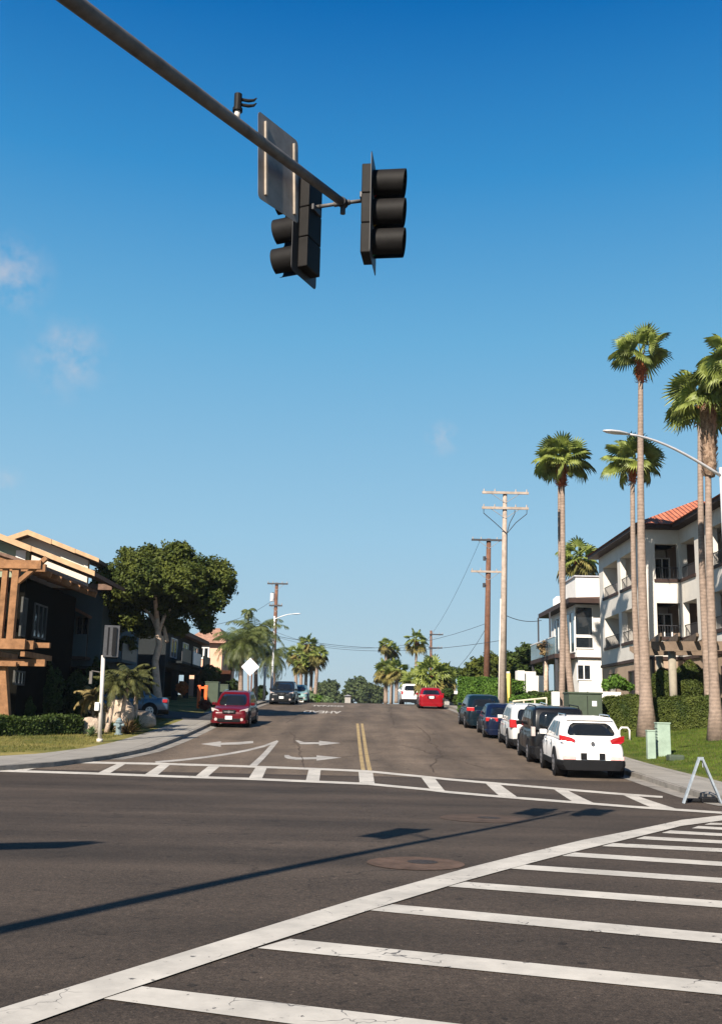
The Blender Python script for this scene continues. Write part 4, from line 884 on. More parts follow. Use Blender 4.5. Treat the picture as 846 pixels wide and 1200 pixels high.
# roof ridge tiles
# doors in the loggias
for zb in (zb2, zb3):
    win(apt, (XA+.95, YB+DP-.002, zb-.35), (1, 0, 0), .85, 1.75, FRW, 2, 1)
    for a, b in ((oy(744.5), oy(729)), (oy(725.5), oy(708.5))): win(apt, (XA+DP-.002, YB+b-.3, zb-.35), (0, -1, 0), b-a-.6, 1.75, FRW, 2, 1)
    for a, b in ((4.9, 7.1), (9, 11.4), (cy(818)+.2, cy(801.5)-.2)): win(apt, (XC+DP-.002, YC+b, zb-.35), (0, -1, 0), b-a, 1.75, FRW, 2, 1)
# ground floor openings, their shadowed depth stood in for by dark glass windows
for px0, px1 in ((742, 735), (720, 712)):
    y0, y1 = onX(px0, XA), onX(px1, XA); win(apt, (XA+.026, y1, zg+1.2), (0, -1, 0), y1-y0, 1.5, FASC, 1, 1)
win(apt, (XA+.4, YB+.024, zg+.6), (1, 0, 0), 1.3, 2.1, FASC, 1, 1)
for a in (1, 5, 9.5, 12.5): win(apt, (XC+.028, YC+a+2.3, zg+.9), (0, -1, 0), 2.3, 1.7, FASC, 1, 1)
MB().tube([(XA+.2, YB-.07, zbs), (XA+.2, YB-.07, zg+.2)], .05, 8).build('downpipe', WIRE, apt, world=True)
# chairs on the balconies
def chair(p, rz, label):
    t = thing('balcony_chair', label, 'chair', p, rz, 'folding chairs on the balconies'); f = MB()
    for s in (-.25, .25): f.beam((s, -.25, 0), (s, .22, .55), .03, .03).beam((s, .25, 0), (s, -.3, .95), .03, .03)
    f.build('frame', IRON, t); MB().box((0, -.02, .42), (.5, .42, .03)).build('seat', mat('sling_grey', (.25, .24, .24)), t); MB().beam((0, -.18, .5), (0, -.33, .98), .46, .02).build('backrest', mat('sling_grey', (.25,)*3), t)
for p, rz, l in (((XA+.75, YB+oy(737), zb2-.02), .9, 'folding chair on the middle-storey balcony beside the big palm trunk'), ((XA+.75, YB+oy(716), zb3-.27), -.8, 'folding chair on the top corner balcony farthest left'),
                 ((XC+.7, YC+cy(811), zb3-.27), .7, 'folding chair on the top balcony between the tall trunks'), ((XA+.8, YB+oy(720), zb2-.02), 1.2, 'folding chair on the middle-storey balcony farthest left')): chair(p, rz, l)
# ---- pergola in front of it
pY = 44.9; p = col(790, pY); t = thing('pergola', 'brown timber pergola on round columns behind the clipped bushes', 'pergola', p)
ztop = at(790, 764, pY).z
for X_, Y_ in ((p.x, pY), (p.x+2.6, pY-1.5), (p.x+.4, pY+3.2), (p.x+3, pY+2)):
    MB().tube([(X_-p.x, Y_-pY, -.1), (X_-p.x, Y_-pY, ztop-p.z)], .17, 16).build('column', mat('pergola_column', (.26, .23, .18), .8, .15, 3), t, smooth=True)
PGM = mat('pergola_timber', (.15, .11, .08), .75, .2, 3)
b0 = MB()
def curved(mb, a, b, w, h):
    a = Vector(a); b = Vector(b); d = (b-a).normalized(); s = Vector((-d.y, d.x, 0)); L_ = (b-a).length
    prof = [(0, h*.55), (0, h), (L_, h), (L_, h*.55), (L_-.12, h*.3), (L_-.3, 0), (.3, 0), (.12, h*.3)]
    mb.prism([a+d*x+Vector((0, 0, z)) for x, z in prof], -s*w/2, s*w/2)
for dy in (-.1, 3.2): curved(b0, (-1.05, dy-.1, ztop-p.z), (4.4, dy-1.8, ztop-p.z+.02), .14, .42)
b0.build('beam', PGM, t)
b1 = MB()
for k in range(7): x = -.5+k*.72; curved(b1, (x-.3, -1.3-x*.3, ztop-p.z+.40), (x+.8, 4.6-x*.3, ztop-p.z+.40), .09, .34)
b1.build('rafter', PGM, t)
# ---- the white modern house
YW, XW = 62.0, 13.45; zr = at(668, 706, 61).z; zgw = lot(XW, YW)-.3; zf = at(690, 771, YW).z
wh = thing('white_house', 'white two-storey modern house with large dark corner windows and brown eaves', 'house', (XW, YW, zgw))
MB().bb((XW, YW, zf+.02), (22, YW+8, zr)).build('upper_wall', STW, wh, world=True); MB().bb((XW+.12, YW+.12, zgw), (22, YW+8, zf+.018)).build('lower_wall', STW, wh, world=True)
MB().bb((XW-.02, YW-.03, zf-.03), (21, YW+8, zf+.05)).build('string_course', FASC, wh, world=True)
a = at(673.5, 760, YW-.02); b = at(694, 711, YW-.02); win(wh, (a.x, YW-.002, a.z), (1, 0, 0), b.x-a.x, b.z-a.z, FRW, 1, 1, fw=.06)
MB().bb((a.x, YW-.08, at(680, 745.5, YW).z-.09), (b.x, YW-.03, at(680, 745.5, YW).z+.09)).build('transom', FRW, wh, world=True)
a = at(676, 797, YW); b = at(692.5, 778.5, YW); win(wh, (a.x, YW+.118, a.z), (1, 0, 0), b.x-a.x, b.z-a.z, FRW, 2, 1, fw=.07)
win(wh, (XW-.002, YW+6.6, zf+.35), (0, -1, 0), 6.3, zr-zf-.7, FRW, 5, 1, glass=GLASSB, fw=.06); win(wh, (XW+.118, YW+6.5, zgw+.4), (0, -1, 0), 4.0, zf-zgw-.8, FASC, 3, 1)
rr = MB().bb((XW-.62, YW-1.0, zr+.002), (22.6, YW+9.5, zr+.30)); rr.build('eaves', FASC, wh, world=True); hip(XW-.6, 22.5, YW-.98, YW+9.4, zr+.302, .16).build('roof', RFB, wh, world=True)
bz = at(664, 765, 61.5).z
MB().bb((XW-1.25, YW+.5, bz-.26), (XW-.002, YW+9.4, bz)).build('balcony_floor', FASC, wh, world=True); MB().bb((XW-1.22, YW+.52, bz+.002), (XW-1.19, YW+9.3, bz+1.05)).build('balcony_glass', BALG, wh, world=True)
MB().bb((XW-1.25, YW+.5, bz+1.05), (XW-1.16, YW+9.4, bz+1.11)).build('balcony_rail', FRW, wh, world=True)
for yy in (YW+.7, YW+4.8, YW+9.1): MB().bb((XW-1.2, yy-.09, zgw), (XW-1.02, yy+.09, bz-.262)).build('post', IRON, wh, world=True); MB().bb((XW-.75, yy-.05, bz+.002), (XW-.65, yy+.05, zr)).build('post', IRON, wh, world=True)
a = at(674.5, 700, 66.0); b = at(706, 676.5, 66.0); MB().bb((a.x, 66, zr+.25), (b.x+2, 70, b.z)).build('roof_room', STW, wh, world=True); MB().bb((a.x-.1, 65.9, b.z), (b.x+2.1, 70.1, b.z+.09)).build('roof_coping', mat('grey_coping', (.4, .4, .42)), wh, world=True)
vx = at(649, 705, 66).x+.3; MB().tube([(vx, 66, zr+.28), (vx, 66, zr+.75), (vx, 66, zr+.95)], [.38, .38, .15], 14).build('roof_vent', mat('vent_white', (.7, .7, .7)), wh, world=True)
# white stepped garden wall and steps
gw_ = thing('garden_wall', 'white stepped garden wall in front of the white house', 'garden wall', col(607, 64)); g = MB(); o = gw_.location
for px0, px1, pt_ in ((589, 597, 787), (598.5, 606, 799), (606, 614, 786), (614, 628, 787), (628, 637, 792)):
    a = at(px0, 815, 64); b = at(px1, pt_, 64); g.bb((a.x, 63.8+(px0 % 3)*.15, o.z-.3), (b.x-.01, 64.8, b.z))
g.build('wall', STW, gw_, world=True); 
a = at(655, 821, 47.5); b = at(668, 811, 47.5); q = col(651, 47.5); o = MB().bb((-.17, -.17, 0), (.17, .17, b.z-q.z)).build('planter', STW, None, bevel=.02); o.location = q; tag(o, 'white square planter pot between the leaning palm trunks and green box', 'planter')
a = at(690, 822, 52); b = at(728, 811, 52); q = col(690, 52); o = MB().bb((0, 0, -.1), (b.x-a.x, .4, b.z-q.z)).build('low_wall', STW, None, bevel=.02); o.location = q; tag(o, 'low white wall behind the clipped hedge left of the big palm', 'low wall')
# ---- timber building, far left
XL = -13.4; YL0, YL1 = 40.0, 47.3; zl = lot(-13, 38)-.3
zE1 = at(112, 670, 44.5).z; lb_ = thing('timber_building', 'brown building with stepped orange timber gables, left edge', 'building', (-14, 42, zl))
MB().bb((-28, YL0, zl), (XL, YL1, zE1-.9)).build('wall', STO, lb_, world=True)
def gable(root, y0, y1, ridge, ze_, xe, zr_, xr, xl, mroof=RFB, fasc=BARGE, fh=.30, wallm=None, wy=None, over=.6, cut=.7):
    # ridge along Y at xr ; right eave at xe
    s = (zr_-ze_)/(xe-xr); zl_ = zr_-s*(xr-xl)
    th = .18; P = [(xl, zl_), (xr, zr_), (xe, ze_), (xe, ze_-th), (xr, zr_-th), (xl, zl_-th)]
    MB().prism([(x, y0+.09, z) for x, z in P], (0, 0, 0), (0, y1-y0-.1, 0)).build('roof', mroof, root, world=True)
    f = MB()
    for a, b in (((xr, zr_), (xe, ze_)), ((xr, zr_), (xl, zl_))):
        n = 3 if a[0] < b[0] else 1
        for k in range(n):      # stepped barge boards
            A = (a[0]+(b[0]-a[0])*k/n, a[1]+(b[1]-a[1])*k/n); B = (a[0]+(b[0]-a[0])*(k+1)/n, a[1]+(b[1]-a[1])*(k+1)/n); h_ = fh*(1-.12*k)
            f.prism([(A[0], y0+.03*k, A[1]+.04), (B[0], y0+.03*k, B[1]+.04), (B[0], y0+.03*k, B[1]+.04-h_), (A[0], y0+.03*k, A[1]+.04-h_)], (0, 0, 0), (0, .085, 0))
    f.build('barge_board', fasc, root, world=True)
    if wallm:
        MB().prism([(xl+.5, wy, ze_-1.4), (xe-cut, wy, ze_-1.4), (xe-cut, wy, ze_-.25+s*cut), (xr, wy, zr_-.2), (xl+.5, wy, zl_)], (0, 0, 0), (0, .3, 0)).build('gable_wall', wallm, root, world=True)
r1a = at(0, 626, 44.0); r1b = at(111, 670, 44.0)
sl1 = (r1a.z-r1b.z)/(r1b.x-r1a.x)
gable(lb_, 44.0, 50, 0, r1b.z, r1b.x, r1b.z+sl1*(r1b.x+20.5), -20.5, -28.5, wallm=STS, wy=44.8, cut=3.2)
r2a = at(33, 621.5, 50); r2b = at(116, 655, 50)
gable(lb_, 50, 57, 0, r2b.z, r2b.x, r2a.z, r2a.x, r2a.x-4, wallm=mat('pale_gable', (.62, .55, .46), .9, .06), wy=50.7, fh=.26)
a = at(18, 662, 44.7); b = at(31, 645, 44.7); MB().bb((a.x, 44.70, a.z), (b.x, 44.79, b.z)).build('white_panel', STW, lb_, world=True)
# lower eave with rafter tails along the street side
e0 = at(50, 665, 39.5); e1z = e0.z
rfl = MB().prism([(e0.x+.2, 39.4, e1z), (-16, 39.4, e1z+1.1), (-16, 39.4, e1z+.95), (e0.x+.2, 39.4, e1z-.12)], (0, 0, 0), (0, 8, 0)); rfl.build('roof', RFB, lb_, world=True)
for k in range(6): y = 39.6+k*1.4; MB().beam((-14.6, y, e1z+.42), (e0.x+.35, y, e1z-.28), .14, .22).build('rafter_tail', TIMB, lb_, world=True)
MB().bb((-24, 39.1, e1z-.22), (e0.x+.25, 39.3, e1z+.08)).build('eave_beam', TIMB, lb_, world=True)
# dark windows on the street side, frame colour darkened for the shade there
for px0, px1, y0, y1 in ((28, 22, 700, 746), (52, 37, 708, 748), (32, 20, 786, 803)):
    Y1, Y0 = onX(px0, XL), onX(px1, XL)
    if Y1 < Y0: Y0, Y1 = Y1, Y0
    Ym = (Y0+Y1)/2; win(lb_, (XL+.002, Y0, at(20, y1, Ym).z), (0, 1, 0), Y1-Y0, at(20, y0, Ym).z-at(20, y1, Ym).z, mat('darkened_frame', (.07, .07, .065)), 3, 1, glass=GLASS)
win(lb_, (-16.4, YL0-.002, zl+3.9), (1, 0, 0), 1.9, 1.6, FRW, 2, 1)
# ---- its entrance pergola: orange posts and stacked beams
pg = thing('entrance_pergola', 'orange timber entrance pergola with stacked beams at the left edge', 'pergola', (-13.6, 37.5, lot(-13.6, 37.5)))
Yp_ = 37.5
a = at(13, 746, Yp_); b = at(16, 676, Yp_)
MB().beam((a.x, Yp_, a.z-.1), (a.x, Yp_, b.z+.3), .25, .25, up=(0, 1, 0)).build('post', TIMB, pg, world=True)
a2 = at(2, 746, Yp_); MB().beam((a2.x-.05, Yp_, a.z-.1), (a2.x-.05, Yp_, b.z+.3), .2, .2, up=(0, 1, 0)).build('post', TIMB, pg, world=True)
MB().beam((a.x+.1, Yp_, b.z-.2), (a.x+1.1, Yp_, b.z+.75), .16, .2, up=(0, 1, 0)).build('brace', TIMB, pg, world=True); MB().bb((-20, Yp_-.2, b.z+.3), (at(50, 665, Yp_).x, Yp_+.05, b.z+.62)).build('beam', TIMB, pg, world=True)
for i, (x1, y0, y1, dy) in enumerate(((30, 749, 761, 0), (40, 751, 761, .25), (59, 753.5, 759.5, .5), (20, 776, 781, .1), (34, 775, 780.5, .35), (53.5, 773, 781, .6))):
    A = at(x1, y1, Yp_+dy-.35); B = at(x1, y0, Yp_+dy-.35); MB().bb((-21, Yp_+dy-.45, A.z), (A.x, Yp_+dy-.27, B.z)).build('beam', TIMB, pg, world=True)
for dx, in ((-.6,), (-1.8,), (-3.0,)): x = at(50, 760, Yp_).x+dx; z = at(50, 762, Yp_).z; MB().bb((x-.08, Yp_-.35, z-.26), (x+.08, Yp_+3, z-.06)).build('purlin', TIMB, pg, world=True)
A = at(6, 836, Yp_); A.z = lot(A.x, Yp_)
for px_ in (7,): 
    q0 = at(px_+1, 834, Yp_); q1 = at(px_-4, 782, Yp_); MB().beam((q0.x, Yp_, lot(q0.x, Yp_)+.5), (q1.x, Yp_, q1.z), .34, .3, up=(0, 1, 0)).build('leg', TIMB, pg, world=True)
MB().bb((q0.x-.6, Yp_-.3, lot(q0.x, Yp_)-.1), (q0.x+.5, Yp_+.3, lot(q0.x, Yp_)+.52)).build('plinth', mat('brick_plinth', (.22, .12, .10), .9, .2, 4), pg, world=True)
# ---- blue-grey apartments behind it: a near block and a far block, with the driveway between
def block(label, y0, y1, x1, zt_, front=None, STB=STB):
    zb_ = lot(x1, y0)-.3; ap = thing('apartment_block', label, 'building', (x1, y0, zb_))
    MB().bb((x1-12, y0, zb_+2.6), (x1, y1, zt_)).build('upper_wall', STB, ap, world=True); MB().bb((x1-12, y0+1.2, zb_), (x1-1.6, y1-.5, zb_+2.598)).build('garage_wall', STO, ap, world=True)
    n = max(2, int((y1-y0)/4.4))
    for k in range(n+1): yy = y0+.35+(y1-y0-.7)*k/n; MB().bb((x1-.4, yy-.2, zb_), (x1-.05, yy+.2, zb_+2.6)).build('column', STB, ap, world=True)
    MB().bb((x1-12.5, y0-.5, zt_+.002), (x1+.5, y1+.5, zt_+.3)).build('roof', RFB, ap, world=True)
    if front:
        a = at(84, 770, y0-.1); b = at(108, 745, y0-.1); MB().bb((a.x, y0-1.1, a.z), (b.x, y0-1.0, b.z)).build('balcony_front', STB, ap, world=True); MB().bb((a.x, y0-1.1, a.z-.15), (b.x, y0, a.z)).build('balcony_floor', FASC, ap, world=True)
        win(ap, (a.x+.1, y0-.002, a.z+.1), (1, 0, 0), b.x-a.x-.3, 2.0, mat('darkened_frame', (.07, .07, .065)), 2, 1)
        MB().beam((a.x, y0-.8, at(84, 712, y0-.5).z), (b.x, y0-.7, at(112, 735, y0-.5).z+.5), 1.2, .14).build('awning', RFB, ap, world=True)
    y = y0+1.6; k = 0
    while y < y1-3:
        for zz in (zb_+3.1, zb_+5.7):
            if zz+1.5 < zt_: win(ap, (x1+.002, y, zz+.2), (0, 1, 0), 2.2, 1.3, FRW, 2, 1)
        MB().bb((x1+.004, y-.5, zb_+2.9), (x1+.9, y+3, zb_+3.05)).build('balcony_floor', STB, ap, world=True); MB().bb((x1+.85, y-.5, zb_+3.052), (x1+.9, y+3, zb_+3.9)).build('balcony_front', FRW if k % 2 else IRON, ap, world=True)
        y += 4.6; k += 1
    return ap
block('shaded blue-grey apartment block between timber building and big round tree', 52, 61, -13.3, at(100, 692, 52).z, 1)
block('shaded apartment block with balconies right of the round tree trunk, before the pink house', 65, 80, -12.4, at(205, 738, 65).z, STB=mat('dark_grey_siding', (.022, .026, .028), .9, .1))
# ---- pink house
YP = 84.0; a = at(230, 800, YP); b = at(261, 754, YP); zp = lot(-12, YP)-.3
ph = thing('pink_house', 'sunlit pink stucco house with brown tiled roof between round tree and palms', 'house', (a.x, YP, zp))
MB().bb((a.x-1.0, YP, zp), (b.x, YP+9, b.z)).build('wall', STP, ph, world=True); MB().bb((a.x-1, YP-.35, at(240, 783, YP).z-.1), (b.x-.3, YP-.002, at(240, 781, YP).z)).build('ledge', STP, ph, world=True)
MB().add([(a.x-1.4, YP-.5, b.z), (b.x+.4, YP-.5, b.z), (b.x+.4, YP+9.4, b.z), (a.x-1.4, YP+9.4, b.z), (a.x+.2, YP+3, b.z+1.5), (b.x-.7, YP+3, b.z+1.5), (b.x-.7, YP+6, b.z+1.5), (a.x+.2, YP+6, b.z+1.5)], [(0, 1, 5, 4), (1, 2, 6, 5), (2, 3, 7, 6), (3, 0, 4, 7), (4, 5, 6, 7), (3, 2, 1, 0)]).build('roof', mat('brown_tile', (.30, .17, .12), .85, .3, 3), ph, world=True)
a2 = at(232, 772, YP); b2 = at(246, 758, YP); win(ph, (a2.x, YP-.002, a2.z), (1, 0, 0), b2.x-a2.x, b2.z-a2.z, FRW, 2, 1, fw=.12)
MB().box((a.x+1.6, YP-.3, zp+1.4), (2.6, .5, 2.2)).build('porch', TIMD, ph, world=True)
# red-roofed house far away on the left, pale house beyond the crest
for px0, px1, yt, yb, Y, mr, mw, lab, rf in ((343, 357, 806, 822, 120, TILE, STW, 'tiny terracotta-roofed house beyond the pale teal sedan', 1.1), (404, 411, 812, 822, 230, mat('grey_far_roof', (.2, .2, .21)), mat('far_wall', (.3, .28, .26)), 'tiny white house between the far hazy trees', 1.0),
                                         (527, 541, 805, 822, 78, STG, STG, 'pale garden house left of the bright green hedge', .8)):
    a = at(px0, yb, Y); b = at(px1, yt, Y); t = thing('far_house', lab, 'house', (a.x, Y, min(a.z, lot(a.x, Y))-.5), group='small houses far up the street'); z0 = t.location.z
    zz = b.z-rf*.7; MB().bb((a.x, Y, z0), (b.x, Y+6, zz)).build('wall', mw, t, world=True); hip(a.x-.3, b.x+.3, Y-.4, Y+6.4, zz+.002, .35).build('roof', mr, t, world=True)
    win(t, (a.x+(b.x-a.x)*.35, Y-.002, (z0+zz)/2), (1, 0, 0), (b.x-a.x)*.3, .9, FRW, 2, 1)
# ================================================================== PLANTS
def leaf_quads(P, size, nrm=None, jit=.35, aspect=.62):
    n = len(P); P = np.asarray(P, float)
    N = rng.normal(size=(n, 3)); N[:, 2] += .5
    if nrm is not None: N = N*.75+np.asarray(nrm)*.9
    N /= np.linalg.norm(N, axis=1, keepdims=True); A = rng.normal(size=(n, 3)); U = np.cross(N, A); U /= np.linalg.norm(U, axis=1, keepdims=True); V = np.cross(N, U)
    s = size*(1+jit*rng.uniform(-1, 1, size=(n, 1)))/2; U = U*s; V = V*s*aspect
    return np.stack([P-U, P-V*1.0, P+U, P+V*1.0], axis=1)
def blob_points(blobs, n, shell=.55, lump=.22):
    vol = np.array([b[1][0]*b[1][1]+b[1][0]*b[1][2] for b in blobs], float); k = rng.choice(len(blobs), n, p=vol/vol.sum())
    Cc = np.array([b[0] for b in blobs]); Rr = np.array([b[1] for b in blobs]); D = rng.normal(size=(n, 3)); D /= np.linalg.norm(D, axis=1, keepdims=True)
    ph = rng.uniform(0, 6, size=(len(blobs), 3))
    b = 1+lump*(np.sin(D[:, 0]*7+ph[k, 0])*np.sin(D[:, 1]*6+ph[k, 1])+.6*np.sin(D[:, 2]*9+ph[k, 2]+D[:, 0]*5)); r = b*(shell+(1-shell)*rng.uniform(0, 1, n)**.5)
    P = Cc[k]+D*r[:, None]*Rr[k]; return P, D
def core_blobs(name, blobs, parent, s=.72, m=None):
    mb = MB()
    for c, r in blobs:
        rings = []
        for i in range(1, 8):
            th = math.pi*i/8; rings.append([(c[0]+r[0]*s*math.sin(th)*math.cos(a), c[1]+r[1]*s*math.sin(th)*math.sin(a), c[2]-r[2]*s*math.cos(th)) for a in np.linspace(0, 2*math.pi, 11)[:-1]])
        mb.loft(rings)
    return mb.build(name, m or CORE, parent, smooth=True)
def clumps(c, r, n, rr, flat=.75):      # many small clumps over an ellipsoid
    out = []
    for i in range(n):
        d = rng.normal(size=3); d /= np.linalg.norm(d); f = rng.uniform(.45, .92); out.append(((c[0]+d[0]*r[0]*f, c[1]+d[1]*r[1]*f, c[2]+d[2]*r[2]*f), (rr*rng.uniform(.7, 1.3), rr*rng.uniform(.7, 1.3), rr*flat*rng.uniform(.7, 1.2))))
    return out
def tree(label, base, blobs, n, size, leaf=LEAF, bark=BARK, limbs=(), trunk=None, group=None, core=.6, name='tree', lump=.22, cat='tree'):
    t = thing(name, label, cat, base, group=group)
    if trunk:
        mb = MB(); mb.tube(trunk[0], trunk[1], 14)
        for l in limbs: mb.tube(l[0], l[1], 9)
        mb.build('trunk', bark, t, smooth=True)
    P, Dn = blob_points(blobs, n, .5, lump); quads('crown', leaf_quads(P, size, Dn), leaf, t)
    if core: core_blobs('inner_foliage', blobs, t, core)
    return t
V3 = lambda p: (p.x, p.y, p.z)
# the big round tree: its crown follows the photographed outline, in real size at 53 m
TY = 53.0; tb = at(186, 838, TY); base = Vector((tb.x, TY, lot(tb.x, TY)-.05)); rel = lambda px, py, dy=0: V3(at(px, py, TY+dy)-base)
px2m = TY/F
blobs = []
for px, py, r, dy in ((140, 690, 26, 0), (122, 688, 16, .3), (130, 712, 20, 1.2), (128, 675, 18, -.8), (160, 665, 24, -1), (185, 675, 26, -1.4), (205, 655, 24, .3), (212, 648, 16, -.5), (230, 675, 26, -.6), (250, 672, 22, .4), (262, 678, 16, -.3), (262, 690, 15, .5), (246, 703, 20, -.5), (222, 705, 24, .8), (195, 705, 26, 1), (165, 700, 26, 1),
                      (135, 710, 18, .8), (125, 700, 14, -.5), (152, 725, 16, .6), (150, 650, 12, 0), (175, 650, 15, .5), (240, 725, 14, .6), (242, 735, 9, .2), (190, 728, 16, 1.2), (170, 735, 16, 1.5), (135, 735, 12, 1.4), (128, 750, 10, 1.8), (210, 735, 13, 1.3), (150, 755, 12, 2), (160, 680, 25, -1.9), (215, 680, 24, -1.8), (190, 665, 24, 1.9)):
    r_ = r*px2m; c = rel(px, py, dy); blobs.append((c, (r_, r_*1.05, r_*.85)))
tr = [rel(187, 838), rel(184, 805), rel(182, 775), rel(187, 755), rel(185, 735), rel(184, 715)]; trr = [.30, .21, .18, .17, .15, .10]
limbs = [([rel(185, 745), rel(193, 722, .4), rel(208, 705, .6), rel(226, 690, .2)], [.11, .09, .06, .03]), ([rel(186, 740), rel(178, 722, .3), rel(164, 708, .6), rel(150, 698, .6)], [.12, .09, .06, .03]), ([rel(184, 725), rel(182, 700, -.4), rel(190, 675, -.6)], [.13, .1, .05]), ([rel(196, 752, .3), rel(192, 735, .8), rel(188, 715, 1)], [.12, .1, .06])]
big = tree('large round dark tree with a pale twisting trunk beside the left pavement', base, blobs, 60000, .17, limbs=limbs, trunk=(tr, trr), core=.62)
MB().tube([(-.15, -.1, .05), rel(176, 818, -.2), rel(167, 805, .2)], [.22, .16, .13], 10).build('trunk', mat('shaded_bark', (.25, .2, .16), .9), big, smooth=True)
# hedges: leaves over a trimmed box
def hedge(label, a, b, depth, h, leaf=LEAFH, n=9000, size=.09, group=None, name='hedge', base=None):
    a = Vector(a); b = Vector(b); t = thing(name, label, name, a, group=group); L_ = (b-a).length; d = (b-a).normalized(); q = Vector((-d.y, d.x, 0)).normalized()
    u = rng.uniform(0, 1, (n, 3)); face_ = rng.choice(4, n, p=[.42, .34, .12, .12]); Pts = np.zeros((n, 3)); Nn = np.zeros((n, 3)); dq = np.array(d); qq = np.array(q)
    off = rng.normal(0, .035, n)
    for i in range(n):
        s, v, w = u[i]; f = face_[i]; wob = .05*math.sin(s*L_*2.3)+.04*math.sin(s*L_*5.1+v*4)
        if f == 0: x, y, z, nn = s*L_, 0+off[i]+wob, v*h, -qq
        elif f == 1: x, y, z, nn = s*L_, v*depth, h+off[i]+wob, np.array((0, 0, 1.))
        elif f == 2: x, y, z, nn = off[i], w*depth, v*h, -dq
        else: x, y, z, nn = L_+off[i], w*depth, v*h, dq
        Pts[i] = dq*x+qq*y+np.array((0, 0, z)); Nn[i] = nn
    quads('foliage', leaf_quads(Pts, size, Nn), leaf, t)
    zz = (0, 0, h/2-.06); c = d*(L_/2)+q*(depth/2); M = math.atan2(d.y, d.x)
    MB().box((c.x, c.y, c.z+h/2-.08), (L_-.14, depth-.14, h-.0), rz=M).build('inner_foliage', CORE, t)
    return t
def hpx(label, px0, px1, pyt, Y0, Y1, depth, **k):
    a = col(px0, Y0); b = col(px1, Y1); h = at((px0+px1)/2, pyt, (Y0+Y1)/2).z-(a.z+b.z)/2; return hedge(label, a, b, depth, h, **k)
hpx('long dark low hedge in front of the timber building', -12, 97, 842, 36.0, 39.5, 1.0, leaf=LEAFD, n=16000, size=.10)
hpx('clipped hedge between the big foreground palm and the rightmost palm', 769, 835, 818, 43.2, 42.6, 1.2, n=15000, size=.075, group='clipped hedges on the right lawn')
hpx('clipped hedge left of the big foreground palm, beside the green box', 706, 763, 817, 45.0, 44.2, 1.2, n=12000, size=.08, group='clipped hedges on the right lawn')
hpx('clipped hedge cut off by the right edge of the frame', 846, 900, 820, 40, 39.5, 1.2, n=7000, size=.075, group='clipped hedges on the right lawn')
hpx('bright green hedge beside the pavement near the crest', 536, 585, 796, 66, 61, 1.8, leaf=LEAFB, n=15000, size=.13)
hpx('darker shaded hedge behind the yellow guard tube', 603, 652, 812, 60.5, 58, 1.0, leaf=LEAFD, n=6000, size=.12)
# rounded bushes
def bush(label, px, py, rpx, rpy, Y, leaf=LEAFD, n=5000, size=.1, group=None, name='bush', lump=.06, core=.88):
    c = at(px, py, Y); b = Vector((c.x, Y, min(lot(c.x, Y), c.z-.05))); r = rpx*Y/F; rz_ = rpy*Y/F
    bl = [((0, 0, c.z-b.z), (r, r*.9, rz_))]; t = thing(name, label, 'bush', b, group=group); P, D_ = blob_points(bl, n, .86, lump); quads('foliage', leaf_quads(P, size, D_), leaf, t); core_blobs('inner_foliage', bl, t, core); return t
bush('smaller clipped round bush left of the pergola column', 777, 803, 13.5, 20, 45.7, LEAFH, 6000, .08, 'clipped round bushes by the pergola')
bush('large clipped round bush right of the pergola column', 808, 802, 17.5, 26, 46.2, LEAFH, 8000, .08, 'clipped round bushes by the pergola')
def mass(label, base_px, Y, spots, n, size, leaf, trunkh=True, name='tree', cat='tree', group=None, lump=.25, bark=BARK):
    b = col(base_px, Y); bl = []
    for px, py, r in spots: c = at(px, py, Y+rng.uniform(-.6, .6)*r*Y/F)-b; bl.append((V3(c), (r*Y/F, r*Y/F, r*Y/F*.85)))
    top = at(base_px, sum(s[1] for s in spots)/len(spots), Y)-b
    return tree(label, b, bl, n, size, leaf=leaf, trunk=([(0, 0, -.1), (top.x*.4, 0, top.z*.5), V3(top)], [.22, .16, .08]) if trunkh else None, core=.66, name=name, cat=cat, group=group, lump=lump, bark=bark)
BG = 'trees and shrubs behind the right pavement'
mass('dense dark tree behind the bright hedge at the foot of the brown pole', 570, 76, [(560, 783, 13), (575, 778, 14), (588, 785, 12), (550, 790, 9), (570, 790, 14), (597, 790, 10)], 9000, .26, LEAF, group=BG)
mass('green tree between the pale utility pole and the white house', 612, 80, [(604, 775, 14), (618, 765, 12), (628, 772, 12), (612, 788, 14), (630, 785, 10), (600, 790, 10)], 9000, .26, LEAFD, group=BG)
mass('low dark tree line over the bright green hedge', 532, 100, [(520, 785, 8), (530, 788, 8), (541, 789, 7), (512, 790, 7)], 3500, .3, LEAFD, group=BG)
mass('shrub with dark leaves right of the far red car', 528, 77, [(524, 812, 7), (531, 818, 6), (536, 822, 4)], 2500, .18, LEAFD, group=BG, trunkh=False, name='shrub', cat='shrub')
mass('reddish flowering shrub on the balcony edge of the white house', 640, 66, [(634, 758, 5), (641, 755, 6), (638, 764, 5), (645, 762, 4)], 1500, .14, mat('dry_pink_leaf', (.22, .13, .08), .8, .5, 3, c2=(.3, .22, .1)), group=BG, name='shrub', cat='shrub')
mass('leafy shrub on the terrace between white wall and balcony building', 718, 52.5, [(712, 802, 7), (722, 799, 9), (730, 803, 7), (737, 805, 5)], 3500, .15, LEAFB, group=BG, trunkh=False, name='shrub', cat='shrub')
mass('low shrubs under the white stepped garden wall', 612, 57, [(604, 822, 8), (614, 820, 7), (626, 822, 7)], 3500, .14, LEAFB, group=BG, trunkh=False, name='shrub', cat='shrub')
FG = 'hazy trees beyond the crest'
